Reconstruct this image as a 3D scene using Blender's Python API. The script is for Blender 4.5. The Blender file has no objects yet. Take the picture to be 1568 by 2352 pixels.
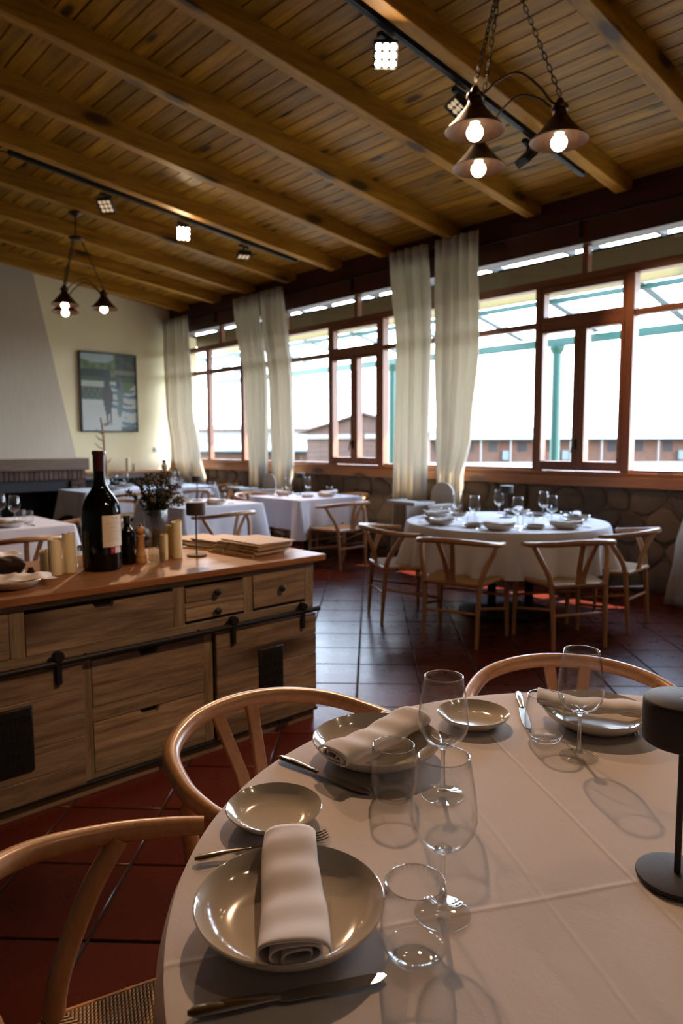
import bpy, bmesh, math, random
from mathutils import Vector, Matrix
PI=math.pi
random.seed(7)
S=bpy.context.scene
COL=S.collection
# ------------------------------------------------------------------ camera
cam=bpy.data.cameras.new('camera'); cam_o=bpy.data.objects.new('camera',cam); COL.objects.link(cam_o)
cam.sensor_fit='HORIZONTAL'; cam.sensor_width=24.0; cam.lens=24.0*1620/1568
F_=Vector((-0.73262089,0.67367944,-0.09707028)); R_=Vector((0.67712126,0.73586325,-0.00347417)); U_=Vector((-0.06908998,0.0682736,0.99527147))
cam_o.matrix_world=Matrix(((R_.x,U_.x,-F_.x,0),(R_.y,U_.y,-F_.y,0),(R_.z,U_.z,-F_.z,1.40),(0,0,0,1)))
cam.clip_start=0.02; cam.clip_end=400
cam.dof.use_dof=True; cam.dof.focus_distance=1.28; cam.dof.aperture_fstop=4.8
S.camera=cam_o
# ------------------------------------------------------------------ world, sun, exposure
W=bpy.data.worlds.new('sky'); S.world=W; W.use_nodes=True
nt=W.node_tree; nt.nodes.clear()
wo=nt.nodes.new('ShaderNodeOutputWorld'); bg=nt.nodes.new('ShaderNodeBackground'); tc=nt.nodes.new('ShaderNodeTexCoord')
sx=nt.nodes.new('ShaderNodeSeparateXYZ'); cr=nt.nodes.new('ShaderNodeValToRGB')
nt.links.new(tc.outputs['Generated'],sx.inputs[0]); nt.links.new(sx.outputs['Z'],cr.inputs[0]); nt.links.new(cr.outputs[0],bg.inputs[0]); nt.links.new(bg.outputs[0],wo.inputs[0])
cr.color_ramp.elements[0].position=0.0; cr.color_ramp.elements[0].color=(0.80,0.88,1.0,1)
cr.color_ramp.elements[1].position=0.9; cr.color_ramp.elements[1].color=(0.35,0.55,1.0,1)
e=cr.color_ramp.elements.new(0.35); e.color=(0.64,0.78,1.0,1)
bg.inputs[1].default_value=19.0
sun=bpy.data.lights.new('sun','SUN'); sun.energy=22.0; sun.angle=0.009; sun.color=(1.0,0.93,0.82)
so=bpy.data.objects.new('sun',sun); COL.objects.link(so)
az,el=math.radians(38),math.radians(51.0)
sd=Vector((-math.sin(az)*math.cos(el),-math.cos(az)*math.cos(el),-math.sin(el)))
so.rotation_euler=sd.to_track_quat('-Z','Y').to_euler(); so.location=(4,14,12)
S.view_settings.view_transform='Standard'; S.view_settings.look='None'; S.view_settings.exposure=0.3; S.view_settings.gamma=1.0
S.view_settings.use_curve_mapping=False
try:
    c=S.cycles; c.use_denoising=True; c.max_bounces=6; c.diffuse_bounces=3; c.glossy_bounces=2; c.transmission_bounces=4; c.transparent_max_bounces=14; c.use_adaptive_sampling=True; c.adaptive_threshold=0.03
    c.caustics_reflective=False; c.caustics_refractive=False; c.sample_clamp_indirect=4.0; c.blur_glossy=0.5
except Exception: pass
for cx in (-9.97,-6.77,-3.57,-0.37):                    # portals: window openings for sky sampling (give no light of their own)
    l=bpy.data.lights.new('window_portal','AREA'); l.shape='RECTANGLE'; l.size=3.1; l.size_y=2.25; l.cycles.is_portal=True
    o=bpy.data.objects.new('window_portal',l); COL.objects.link(o); o.location=(cx,6.62,2.2); o.rotation_euler=(-PI/2,0,0)

# ------------------------------------------------------------------ node materials
class NT:
    def __init__(s,name):
        s.m=bpy.data.materials.new(name); s.m.use_nodes=True; s.t=s.m.node_tree; s.t.nodes.clear()
        s.out=s.n('ShaderNodeOutputMaterial'); s._tc=None
    def n(s,typ,**kw):
        x=s.t.nodes.new(typ)
        for k,v in kw.items(): setattr(x,k,v)
        return x
    def put(s,sock,v):
        if isinstance(v,bpy.types.NodeSocket): s.t.links.new(v,sock)
        elif isinstance(v,bpy.types.Node): s.t.links.new(v.outputs[0],sock)
        elif v is not None:
            if hasattr(sock.default_value,'__len__') and not hasattr(v,'__len__'): v=(v,)*len(sock.default_value)
            if hasattr(v,'__len__') and len(v)==3 and len(sock.default_value)==4: v=(*v,1)
            sock.default_value=v
    def co(s,kind='Object'):
        if not s._tc: s._tc=s.n('ShaderNodeTexCoord')
        return s._tc.outputs[kind]
    def map(s,scale=(1,1,1),loc=(0,0,0),rot=(0,0,0),src=None):
        m=s.n('ShaderNodeMapping'); s.put(m.inputs['Vector'],src or s.co()); m.inputs['Scale'].default_value=scale; m.inputs['Location'].default_value=loc; m.inputs['Rotation'].default_value=rot
        return m.outputs[0]
    def noise(s,vec,scale=5,detail=4,rough=.5,dist=0):
        x=s.n('ShaderNodeTexNoise'); s.put(x.inputs['Vector'],vec); x.inputs['Scale'].default_value=scale; x.inputs['Detail'].default_value=detail; x.inputs['Roughness'].default_value=rough; x.inputs['Distortion'].default_value=dist
        return x.outputs[0]
    def vor(s,vec,scale=5,out=0,feature='F1'):
        x=s.n('ShaderNodeTexVoronoi',feature=feature); s.put(x.inputs['Vector'],vec); x.inputs['Scale'].default_value=scale
        return x.outputs[out]
    def math(s,op,a,b=None,c=None,clamp=False):
        x=s.n('ShaderNodeMath',operation=op,use_clamp=clamp); s.put(x.inputs[0],a); s.put(x.inputs[1],b)
        if c is not None: s.put(x.inputs[2],c)
        return x.outputs[0]
    def sep(s,v):
        x=s.n('ShaderNodeSeparateXYZ'); s.put(x.inputs[0],v); return x.outputs
    def ramp(s,f,stops):
        x=s.n('ShaderNodeValToRGB'); s.put(x.inputs[0],f); el=x.color_ramp.elements
        while len(el)<len(stops): el.new(.5)
        for q,(p,c) in zip(el,stops): q.position=p; q.color=(*c,1) if hasattr(c,'__len__') else (c,c,c,1)
        return x.outputs[0]
    def mix(s,f,a,b,blend='MIX'):
        x=s.n('ShaderNodeMix',data_type='RGBA',blend_type=blend); s.put(x.inputs[0],f); s.put(x.inputs[6],a); s.put(x.inputs[7],b); return x.outputs[2]
    def bump(s,h,strength=.3,dist=.01,normal=None):
        x=s.n('ShaderNodeBump'); s.put(x.inputs['Height'],h); x.inputs['Strength'].default_value=strength; x.inputs['Distance'].default_value=dist
        if normal is not None: s.put(x.inputs['Normal'],normal)
        return x.outputs[0]
    def pb(s,col=None,rough=.5,metal=0,bump=None,**kw):
        x=s.n('ShaderNodeBsdfPrincipled'); s.put(x.inputs['Base Color'],col); s.put(x.inputs['Roughness'],rough); s.put(x.inputs['Metallic'],metal)
        if bump is not None: s.put(x.inputs['Normal'],bump)
        for k,v in kw.items(): s.put(x.inputs[k.replace('_',' ')],v)
        s.t.links.new(x.outputs[0],s.out.inputs[0]); s.p=x
        return s.m
def lin(r,g,b):
    f=lambda c:(c/255/12.92) if c/255<=.04045 else ((c/255+.055)/1.055)**2.4
    return (f(r),f(g),f(b))
def wood(name,dark,light,grain='X',rough=.45,gs=1.0,knots=0.0,bump=.15,objrand=0.0,knotcol=(.05,.02,.006),coat=0.0,spec=.5):
    N=NT(name); sc={'X':(1,14,14),'Y':(14,1,14),'Z':(14,14,1)}[grain]
    loc=(0,0,0); src=N.co()
    oi=N.n('ShaderNodeObjectInfo')
    add=N.n('ShaderNodeVectorMath',operation='MULTIPLY_ADD'); cx=N.n('ShaderNodeCombineXYZ')
    for i in range(3): N.put(cx.inputs[i],oi.outputs['Random'])
    N.put(add.inputs[0],cx.outputs[0]); add.inputs[1].default_value=(37,53,71); N.put(add.inputs[2],src)
    src=add.outputs[0]
    v=N.map(scale=tuple(c*gs for c in sc),src=src)
    g=N.noise(v,2.2,6,.6,.6); g2=N.noise(N.map(scale=tuple(c*gs*4 for c in sc),src=src),3,3,.6)
    f=N.math('ADD',N.math('MULTIPLY',g,.75),N.math('MULTIPLY',g2,.25))
    col=N.ramp(f,[(.30,dark),(.52,tuple((a+b)/2 for a,b in zip(dark,light))),(.72,light)])
    if knots>0:
        ks={'X':(2.2,6.5,6.5),'Y':(6.5,2.2,6.5),'Z':(6.5,6.5,2.2)}[grain]
        k=N.vor(N.map(scale=tuple(c*knots for c in ks),src=src),1.0)
        col=N.mix(N.ramp(k,[(.11,1.0),(.19,0.0)]),col,knotcol)
        col=N.mix(N.math('MULTIPLY',N.ramp(k,[(.15,1.0),(.32,0.0)]),.35),col,tuple(c*.6 for c in dark))
    if objrand>0:
        hs=N.n('ShaderNodeHueSaturation'); N.put(hs.inputs['Color'],col); N.put(hs.inputs['Value'],N.math('ADD',N.math('MULTIPLY',oi.outputs['Random'],objrand),1-objrand/2)); col=hs.outputs[0]
    m=N.pb(col,N.math('ADD',N.math('MULTIPLY',g,.2),rough-.1),0,N.bump(f,bump,.004))
    N.put(N.p.inputs['Specular IOR Level'],spec); N.put(N.p.inputs['Coat Weight'],coat); N.put(N.p.inputs['Coat Roughness'],.15)
    return m
def plain(name,col,rough=.5,metal=0,bump=0,bs=40,var=.12,**kw):
    N=NT(name); n=N.noise(N.co(),bs,4,.6)
    c=N.mix(N.ramp(n,[(.3,1.0),(.7,0.0)]),col,tuple(x*(1-var) for x in col))
    return N.pb(c,rough,metal,N.bump(n,bump,.002) if bump else None,**kw)
def fabric(name,col,scale=900,bump=.25,rough=.9,wr=.15,trans=0.0,sheen=.2,crease=None):
    N=NT(name); w=N.noise(N.co(),scale,2,.5); big=N.noise(N.co(),7,3,.55,.4)
    c=N.mix(N.math('MULTIPLY',w,.35),col,tuple(x*.86 for x in col))
    h=N.math('ADD',N.math('MULTIPLY',w,.10),N.math('MULTIPLY',big,wr*6))
    mid=N.noise(N.map(scale=(1,1.7,1)),28,3,.6,1.2); h=N.math('ADD',h,N.math('MULTIPLY',mid,wr*.9))
    if crease:
        X,Y,Z=N.sep(N.co())
        for (px,py,dx,dy,wd,am) in crease:
            L=math.hypot(dx,dy); nx,ny=-dy/L,dx/L
            d=N.math('ADD',N.math('MULTIPLY',N.math('SUBTRACT',X,px),nx),N.math('MULTIPLY',N.math('SUBTRACT',Y,py),ny))
            d=N.math('ADD',d,N.math('MULTIPLY',N.math('SUBTRACT',N.noise(N.co(),9,1),.5),.006))
            r=N.math('POWER',2.718,N.math('MULTIPLY',N.math('MULTIPLY',d,d),-1.0/(wd*wd)))
            h=N.math('ADD',h,N.math('MULTIPLY',r,am))
    b=N.bump(h,bump,.01)
    m=N.pb(c,rough,0,b); N.put(N.p.inputs['Sheen Weight'],sheen)
    if trans>0:
        tr=N.n('ShaderNodeBsdfTranslucent'); N.put(tr.inputs[0],col); N.put(tr.inputs['Normal'],b); mx=N.n('ShaderNodeMixShader'); mx.inputs[0].default_value=trans
        N.t.links.new(N.p.outputs[0],mx.inputs[1]); N.t.links.new(tr.outputs[0],mx.inputs[2]); N.t.links.new(mx.outputs[0],N.out.inputs[0])
    return m
def thin_glass(name,tint=(1,1,1),base=.04,edge=.75,dirt=0,rough=0.0,rib=False):
    N=NT(name); lw=N.n('ShaderNodeLayerWeight'); lw.inputs[0].default_value=.5
    fac=lw.outputs['Facing']; p=N.math('POWER',fac,5.0)
    w=N.math('ADD',N.math('MULTIPLY',p,edge),base,clamp=True)
    if dirt: w=N.math('ADD',w,N.math('MULTIPLY',N.ramp(N.noise(N.co(),3,5,.7),[(.45,0.0),(.75,1.0)]),dirt))
    tr=N.n('ShaderNodeBsdfTransparent'); N.put(tr.inputs[0],N.mix(N.math('MULTIPLY',p,.5),tint,tuple(x*.55 for x in tint)))
    gl=N.n('ShaderNodeBsdfGlossy'); gl.inputs['Roughness'].default_value=rough; gl.inputs[0].default_value=(1,1,1,1)
    if rib:
        wv=N.n('ShaderNodeTexNoise'); N.put(wv.inputs['Vector'],N.map(scale=(160,160,1))); N.put(gl.inputs['Normal'],N.bump(wv.outputs[0],.5,.003))
    mx=N.n('ShaderNodeMixShader'); N.put(mx.inputs[0],w); N.t.links.new(tr.outputs[0],mx.inputs[1]); N.t.links.new(gl.outputs[0],mx.inputs[2]); N.t.links.new(mx.outputs[0],N.out.inputs[0])
    return N.m
def emis(name,col,st):
    N=NT(name); n=N.noise(N.co(),30,1); e=N.n('ShaderNodeEmission'); N.put(e.inputs[0],N.mix(N.math('MULTIPLY',n,.05),col,tuple(c*.9 for c in col))); e.inputs[1].default_value=st; N.t.links.new(e.outputs[0],N.out.inputs[0]); return N.m
def solid_glass(name):
    N=NT(name); g=N.n('ShaderNodeBsdfGlass'); g.inputs['IOR'].default_value=1.47; g.inputs['Roughness'].default_value=0; N.put(g.inputs[0],N.mix(N.math('MULTIPLY',N.noise(N.co(),4,1),.05),(1,1,1),(.93,.97,.95)))
    tr=N.n('ShaderNodeBsdfTransparent'); mx=N.n('ShaderNodeMixShader'); mx.inputs[0].default_value=.35
    N.t.links.new(g.outputs[0],mx.inputs[1]); N.t.links.new(tr.outputs[0],mx.inputs[2]); N.t.links.new(mx.outputs[0],N.out.inputs[0]); return N.m
M={}
M['beam']=wood('pine_beam',(.20,.076,.004),(.52,.235,.020),'Y',.6,.6,.55,.2,.2,spec=.2)
M['board']=wood('pine_board',(.15,.056,.002),(.56,.265,.020),'X',.5,.55,.8,.2,.45,spec=.22)
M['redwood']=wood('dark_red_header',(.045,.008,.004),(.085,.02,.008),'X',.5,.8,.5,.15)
M['frame']=wood('window_frame_wood',(.16,.052,.02),(.30,.11,.045),'Z',.42,1.0,0,.1)
M['frameh']=wood('window_rail_wood',(.16,.052,.02),(.30,.11,.045),'X',.42,1.0,0,.1)
M['sill']=wood('sill_wood',(.27,.085,.022),(.48,.18,.05),'X',.38,.8,.6,.12)
M['chair']=wood('beech_chair_wood',(.42,.19,.075),(.62,.33,.16),'Z',.38,1.5,0,.05,.12)
M['hoop']=wood('beech_hoop_wood',(.44,.20,.08),(.64,.34,.16),'X',.33,1.5,0,.05,.12,coat=.2)
M['mango']=wood('mango_wood_panel',(.075,.045,.029),(.40,.285,.175),'Y',.5,1.1,.35,.25,.6,knotcol=(.07,.03,.012))
M['mango2']=wood('mango_wood_frame',(.08,.053,.031),(.34,.25,.15),'Y',.55,1.6,0,.25,.2)
M['mangoz']=wood('mango_wood_upright',(.08,.053,.031),(.34,.25,.15),'Z',.55,1.6,0,.25,.2)
M['top']=wood('waxed_sideboard_top',(.17,.060,.016),(.36,.150,.045),'Y',.52,1.0,0,.08,coat=.08,spec=.35)
M['mantel']=wood('dark_mantel_wood',(.07,.032,.016),(.20,.10,.05),'Y',.5,1,0,.2)
M['kraft']=wood('menu_board_wood',(.42,.27,.14),(.60,.42,.25),'Y',.6,2,0,.1,.15)
M['iron']=plain('black_iron',(.010,.010,.011),.5,0,.3,60,Specular_IOR_Level=.3)
M['bronze']=plain('aged_bronze',(.085,.042,.022),.42,.75,.15,50,.4)
M['shadein']=plain('shade_inner_copper',(.075,.034,.020),.5,.3,.15,50,.4)
M['chain']=plain('dark_chain',(.03,.022,.016),.45,.8)
M['lampm']=plain('taupe_lamp_metal',(.050,.038,.033),.6,0,.15,400,.1,Specular_IOR_Level=.3)
M['black']=plain('black_plastic',(.015,.015,.016),.5,0)
M['steel']=plain('polished_steel',(.55,.52,.48),.2,1.0,.02,30,.1)
M['plate']=plain('cream_porcelain',(.66,.585,.50),.12,0,0,20,.03,Coat_Weight=.6,Coat_Roughness=.04)
M['cloth']=fabric('linen_tablecloth',(.80,.71,.70),1100,.35,.85,.10,crease=[(-.43,.98,.553,-.337,.0035,.40),(-.43,.98,.133,.245,.005,.26),(-.83,1.05,.553,-.337,.004,.12)])
M['clothf']=fabric('far_tablecloth_cool_lit',(.84,.81,.88),900,.3,.85,.06)  # tablecloth linen with cool window light tinted into its colour
M['napkin']=fabric('cotton_napkin',(.88,.80,.78),1500,.35,.9,.12)
M['curtain']=fabric('sheer_linen_curtain',(.78,.71,.60),500,.3,.95,.03,trans=.62)
M['candle']=plain('ivory_wax',(.84,.76,.50),.55,0,.1,20,.08,Subsurface_Weight=.15,Subsurface_Radius=(.02,.012,.006))
M['ycandle']=plain('yellow_wax',(.72,.48,.07),.55,0,.1,20,.08)
M['pane']=thin_glass('window_glass',(.97,.985,.98),.03,.5)
def mix_glass(name,k,tint,base,edge):
    thin_glass(name,tint,base,edge); m=bpy.data.materials[name]; t=m.node_tree; out=[n for n in t.nodes if n.type=='OUTPUT_MATERIAL'][0]; src=out.inputs[0].links[0].from_socket
    g=t.nodes.new('ShaderNodeBsdfGlass'); g.inputs['IOR'].default_value=1.45; g.inputs['Roughness'].default_value=0; mx=t.nodes.new('ShaderNodeMixShader'); mx.inputs[0].default_value=k
    t.links.new(src,mx.inputs[1]); t.links.new(g.outputs[0],mx.inputs[2]); t.links.new(mx.outputs[0],out.inputs[0]); return m
M['bowl']=mix_glass('wine_bowl_glass',.02,(.99,.995,.995),.024,.9)
M['sglass']=mix_glass('foot_glass',.05,(.985,.99,.99),.05,.9)
M['stemg']=mix_glass('stem_glass',.65,(.99,.99,.99),.06,.9)
M['rimg']=thin_glass('rim_glass',(1,1,1),.45,.5)
M['ribg']=thin_glass('ribbed_glass',(.80,.82,.80),.20,.7,0,.12,True)
M['vaseg']=thin_glass('vase_glass',(.88,.84,.76),.10,.7)
M['bulb']=emis('warm_globe_bulb',(1,.80,.52),18)
M['led']=emis('warm_led',(1,.76,.46),120)
M['leddim']=emis('led_seen_aside',(1,.72,.45),.5)
M['bottle']=plain('dark_bottle_glass',(.002,.0025,.002),.05,0,0,20,.1,Specular_IOR_Level=.3)
M['foil']=plain('wine_red_foil',(.06,.004,.010),.35,.1,.1)
M['leaf']=plain('dried_leaf',(.050,.052,.018),.7,0,0,30,.4)
M['flower']=plain('dusty_flower',(.15,.12,.095),.8,0,0,30,.3)
M['twig']=wood('bare_twig',(.30,.15,.06),(.50,.28,.13),'Z',.7,3)
M['millw']=wood('mill_wood',(.36,.17,.05),(.62,.36,.14),'Z',.35,3,coat=.3)
M['bread']=plain('dark_crust',(.03,.012,.006),.7,0,.6,60,.6,Specular_IOR_Level=.2)
M['white']=plain('matte_white',(.75,.73,.70),.5)
M['hchair']=wood('pale_high_chair_wood',(.74,.66,.56),(.86,.79,.70),'X',.5,1.2)
M['green']=plain('green_painted_steel',(.003,.045,.027),.5)
M['pale']=plain('pale_translucent_rafter',(.095,.12,.15),.6)
M['canopy']=plain('khaki_canopy_sheet',(.035,.024,.012),.9,0,0,15,.2,Specular_IOR_Level=0.0)
M['fascia']=fabric('cream_fascia',(.50,.46,.33),200,.1,.7,.02,trans=.6)
M['paving']=plain('pale_paving',(.30,.29,.22),.9,0,.1,3,.2)
M['metalroof']=plain('pale_metal_roof',(.10,.125,.135),.5)
M['stablewall']=plain('orange_brown_timber',(.085,.032,.014),.8,0,.1,2,.35)
M['darkdoor']=plain('dark_doorway',(.014,.010,.010),.8)
M['siding']=plain('brown_siding',(.050,.022,.011),.8,0,.1,3,.3)
M['rail']=plain('whitewashed_rail',(.14,.125,.105),.7)
M['tree']=plain('distant_foliage',(.012,.02,.006),.9,0,.4,6,.5)
M['gold']=plain('brass',(.5,.33,.12),.3,1)
M['sootshade']=plain('soot_and_shade_black',(.008,.007,.007),.8)  # firebox soot, and shade painted into gaps and recesses elsewhere
M['hoodm']=plain('dark_steel_hood',(.035,.033,.036),.5,.5)
M['stonegrey']=plain('grey_ledge_stone',(.22,.20,.17),.7,0,.3,12,.3)
M['switch']=plain('switch_plastic',(.65,.60,.5),.4)
M['bluecap']=plain('blue_cap',(.02,.04,.2),.5)
# seat weave: cords run square to each rail, meeting on the diagonals
N=NT('paper_cord_seat'); X,Y,Z=N.sep(N.co()); ax=N.math('MULTIPLY',N.math('ABSOLUTE',X),.88); ay=N.math('ABSOLUTE',N.math('SUBTRACT',Y,.01))
side=N.math('GREATER_THAN',ax,ay); P=.0062
sx_=N.math('ABSOLUTE',N.math('SINE',N.math('MULTIPLY',X,PI/P))); sy_=N.math('ABSOLUTE',N.math('SINE',N.math('MULTIPLY',Y,PI/P)))
cord=N.math('ADD',N.math('MULTIPLY',side,sy_),N.math('MULTIPLY',N.math('SUBTRACT',1.0,side),sx_))
tw=N.math('MULTIPLY',N.math('SINE',N.math('MULTIPLY',N.math('ADD',X,Y),900)),.25)
cc=N.ramp(cord,[(.0,(.10,.045,.012)),(.35,(.42,.24,.09)),(1.0,(.62,.40,.19))])
M['cord']=N.pb(cc,.75,0,N.bump(N.math('ADD',cord,tw),.9,.003))
# terracotta tile
N=NT('terracotta_tile'); oi=N.n('ShaderNodeObjectInfo'); n=N.noise(N.co(),6,5,.65); n2=N.noise(N.co(),45,3,.6)
c=N.mix(oi.outputs['Random'],(.085,.011,.006),(.14,.024,.011)); c=N.mix(N.math('MULTIPLY',n,.5),c,(.055,.010,.006))
M['tile']=N.pb(c,N.math('ADD',.23,N.math('MULTIPLY',n,.10)),0,N.bump(n,.07,.004),Specular_IOR_Level=.25)
M['grout']=plain('dark_grout',(.032,.025,.018),.85,0,.3,80,.3)
# plaster
N=NT('cream_plaster'); n=N.noise(N.map(scale=(1,1,.35)),9,5,.6); n2=N.noise(N.co(),2,2)
M['plaster']=N.pb(N.mix(n2,(.80,.67,.42),(.88,.76,.50)),.9,0,N.bump(n,.35,.01))
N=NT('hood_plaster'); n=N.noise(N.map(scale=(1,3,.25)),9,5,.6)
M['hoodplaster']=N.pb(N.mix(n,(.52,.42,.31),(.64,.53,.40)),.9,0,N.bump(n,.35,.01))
# stones
N=NT('field_stone'); oi=N.n('ShaderNodeObjectInfo'); n=N.noise(N.co(),9,6,.65,.5)
c=N.ramp(oi.outputs['Random'],[(0,(.09,.050,.024)),(.35,(.16,.092,.042)),(.7,(.11,.068,.036)),(1,(.21,.125,.055))])
M['stone']=N.pb(N.mix(N.math('MULTIPLY',n,.6),c,(.05,.03,.018)),.85,0,N.bump(n,.7,.02))
M['mortar']=plain('mortar',(.15,.098,.055),.9,0,.5,25,.3)
N=NT('brick_clay'); oi=N.n('ShaderNodeObjectInfo'); n=N.noise(N.co(),20,4,.6)
M['brick']=N.pb(N.mix(oi.outputs['Random'],(.085,.042,.03),(.16,.085,.058)),.85,0,N.bump(n,.5,.005))
N=NT('ground'); n=N.noise(N.co(),.3,4,.6)
M['ground']=N.pb(N.mix(N.ramp(n,[(.4,0.0),(.6,1.0)]),(.09,.08,.06),(.06,.06,.028)),.9)
N=NT('painted_print'); at=N.n('ShaderNodeAttribute'); at.attribute_name='Col'
M['print']=N.pb(at.outputs['Color'],.45)
# ------------------------------------------------------------------ mesh helpers
class MB:
    def __init__(s): s.v=[];s.f=[];s.sm=[]
    def add(s,vs,fs,smooth=False,mat=None):
        o=len(s.v)
        s.v+= [tuple(mat@Vector(v)) for v in vs] if mat is not None else [tuple(v) for v in vs]
        s.f+=[tuple(i+o for i in f) for f in fs]; s.sm+=[smooth]*len(fs); return s
    def box(s,x0,x1,y0,y1,z0,z1,mat=None):
        x0,x1=sorted((x0,x1));y0,y1=sorted((y0,y1));z0,z1=sorted((z0,z1))
        return s.add([(x0,y0,z0),(x1,y0,z0),(x1,y1,z0),(x0,y1,z0),(x0,y0,z1),(x1,y0,z1),(x1,y1,z1),(x0,y1,z1)],
            [(3,2,1,0),(4,5,6,7),(0,1,5,4),(1,2,6,5),(2,3,7,6),(3,0,4,7)],False,mat)
    def cbox(s,x0,x1,y0,y1,z0,z1,c=.004,mat=None):
        # box with chamfered edges
        x0,x1=sorted((x0,x1));y0,y1=sorted((y0,y1));z0,z1=sorted((z0,z1))
        bm=bmesh.new(); bmesh.ops.create_cube(bm,size=1)
        for v in bm.verts: v.co=Vector((x0+(v.co.x+.5)*(x1-x0),y0+(v.co.y+.5)*(y1-y0),z0+(v.co.z+.5)*(z1-z0)))
        c=min(c,(x1-x0)*.45,(y1-y0)*.45,(z1-z0)*.45)
        bmesh.ops.bevel(bm,geom=list(bm.edges),offset=c,segments=1,affect='EDGES')
        bm.verts.index_update(); s.add([v.co.copy() for v in bm.verts],[[v.index for v in f.verts] for f in bm.faces],False,mat); bm.free(); return s
    def tube(s,pts,rad,seg=10,flat=1.0,up=None,caps=True,closed=False,mat=None):
        P=[Vector(p) for p in pts]; n=len(P); rr=rad if hasattr(rad,'__len__') else [rad]*n
        T=[((P[(i+1)%n] if closed or i<n-1 else P[i])-(P[(i-1)%n] if closed or i>0 else P[i])).normalized() for i in range(n)]
        U=Vector(up) if up else (Vector((0,0,1)) if abs(T[0].z)<.9 else Vector((1,0,0)))
        vs=[];fs=[]
        u=(U-T[0]*U.dot(T[0])).normalized()
        for i in range(n):
            if up: u=(U-T[i]*U.dot(T[i])).normalized()
            else: u=(u-T[i]*u.dot(T[i])).normalized()
            w=T[i].cross(u)
            for k in range(seg):
                a=2*PI*k/seg; vs.append(P[i]+(u*math.cos(a)*flat+w*math.sin(a))*rr[i])
        for i in range(n if closed else n-1):
            j=(i+1)%n
            for k in range(seg): fs.append((i*seg+k,i*seg+(k+1)%seg,j*seg+(k+1)%seg,j*seg+k))
        s.add(vs,fs,True,mat)
        if caps and not closed:
            o=len(s.v)-len(vs); s.f.append(tuple(o+k for k in range(seg))[::-1]); s.f.append(tuple(o+(n-1)*seg+k for k in range(seg))); s.sm+=[False,False]
        return s
    def lathe(s,prof,seg=32,smooth=True,mat=None,loc=(0,0,0),closed=False):
        vs=[];fs=[];idx=[]
        for r,z in prof:
            if r<1e-6: idx.append([len(vs)]*seg); vs.append((loc[0],loc[1],loc[2]+z))
            else:
                idx.append(list(range(len(vs),len(vs)+seg)))
                for k in range(seg): a=2*PI*k/seg; vs.append((loc[0]+r*math.cos(a),loc[1]+r*math.sin(a),loc[2]+z))
        m=len(prof)
        for i in range(m if closed else m-1):
            A,B=idx[i],idx[(i+1)%m]
            for k in range(seg):
                q=[A[k],A[(k+1)%seg],B[(k+1)%seg],B[k]]; q=list(dict.fromkeys(q))
                if len(q)>2: fs.append(tuple(q))
        return s.add(vs,fs,smooth,mat)
    def prism(s,poly,z0,z1,axis='Z',mat=None):
        n=len(poly); f=lambda a,b,c:{'Z':(a,b,c),'X':(c,a,b),'Y':(a,c,b)}[axis]
        vs=[f(a,b,z0) for a,b in poly]+[f(a,b,z1) for a,b in poly]
        fs=[tuple(range(n))[::-1],tuple(range(n,2*n))]+[(i,(i+1)%n,n+(i+1)%n,n+i) for i in range(n)]
        return s.add(vs,fs,False,mat)
    def grid(s,nu,nv,fn,smooth=True,closeu=False):
        vs=[fn(i/(nu if closeu else nu-1),j/(nv-1)) for j in range(nv) for i in range(nu)]
        fs=[(j*nu+i,j*nu+(i+1)%nu,(j+1)*nu+(i+1)%nu,(j+1)*nu+i) for j in range(nv-1) for i in range(nu if closeu else nu-1)]
        return s.add(vs,fs,smooth)
    def mesh(s,name,mat):
        me=bpy.data.meshes.new(name); me.from_pydata([tuple(v) for v in s.v],[],s.f); me.polygons.foreach_set('use_smooth',s.sm)
        me.materials.append(mat); 
        bm=bmesh.new(); bm.from_mesh(me); bmesh.ops.recalc_face_normals(bm,faces=bm.faces); bm.to_mesh(me); bm.free()
        me.set_sharp_from_angle(angle=math.radians(40)); me.update(); return me
    def build(s,name,mat,parent=None,loc=None,bevel=0,solid=0):
        o=bpy.data.objects.new(name,s.mesh(name,M[mat] if isinstance(mat,str) else mat)); COL.objects.link(o)
        if parent: o.parent=parent
        if loc: o.location=loc
        if solid: md=o.modifiers.new('thick','SOLIDIFY'); md.thickness=solid; md.offset=0
        if bevel: md=o.modifiers.new('bevel','BEVEL'); md.width=bevel; md.segments=2; md.limit_method='ANGLE'
        return o
def tag(o,label=None,cat=None,group=None,kind=None):
    if label:o['label']=label
    if cat:o['category']=cat
    if group:o['group']=group
    if kind:o['kind']=kind
    return o
def empty(name,loc=(0,0,0),rz=0):
    o=bpy.data.objects.new(name,None); COL.objects.link(o); o.location=loc; o.rotation_euler=(0,0,rz); o.empty_display_size=.1; return o
def link_copy(o,parent=None):
    c=o.copy(); COL.objects.link(c)
    for k in ('label','group'):
        if k in c and parent is None: del c[k]
    if parent: c.parent=parent
    for ch in CH.get(o.name,()): link_copy(ch,c)
    return c
CH={}
PROTO={}
def inst(kind,loc,rz,label,group=None,scale=None):
    """first use builds the thing, later uses copy it with its parts"""
    if kind not in PROTO:
        r=BUILD[kind](); PROTO[kind]=r
        def reg(o):
            CH[o.name]=[c for c in bpy.data.objects if c.parent==o]
            for c in CH[o.name]: reg(c)
        reg(r); o=r; PROTO[kind+'#cat']=r['category']
    else: o=link_copy(PROTO[kind])
    o.location=loc; o.rotation_euler=(0,0,rz); o['label']=label; o['category']=PROTO[kind+'#cat']
    if group:o['group']=group
    if scale:o.scale=(scale,)*3 if not hasattr(scale,'__len__') else scale
    return o
BUILD={}
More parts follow.
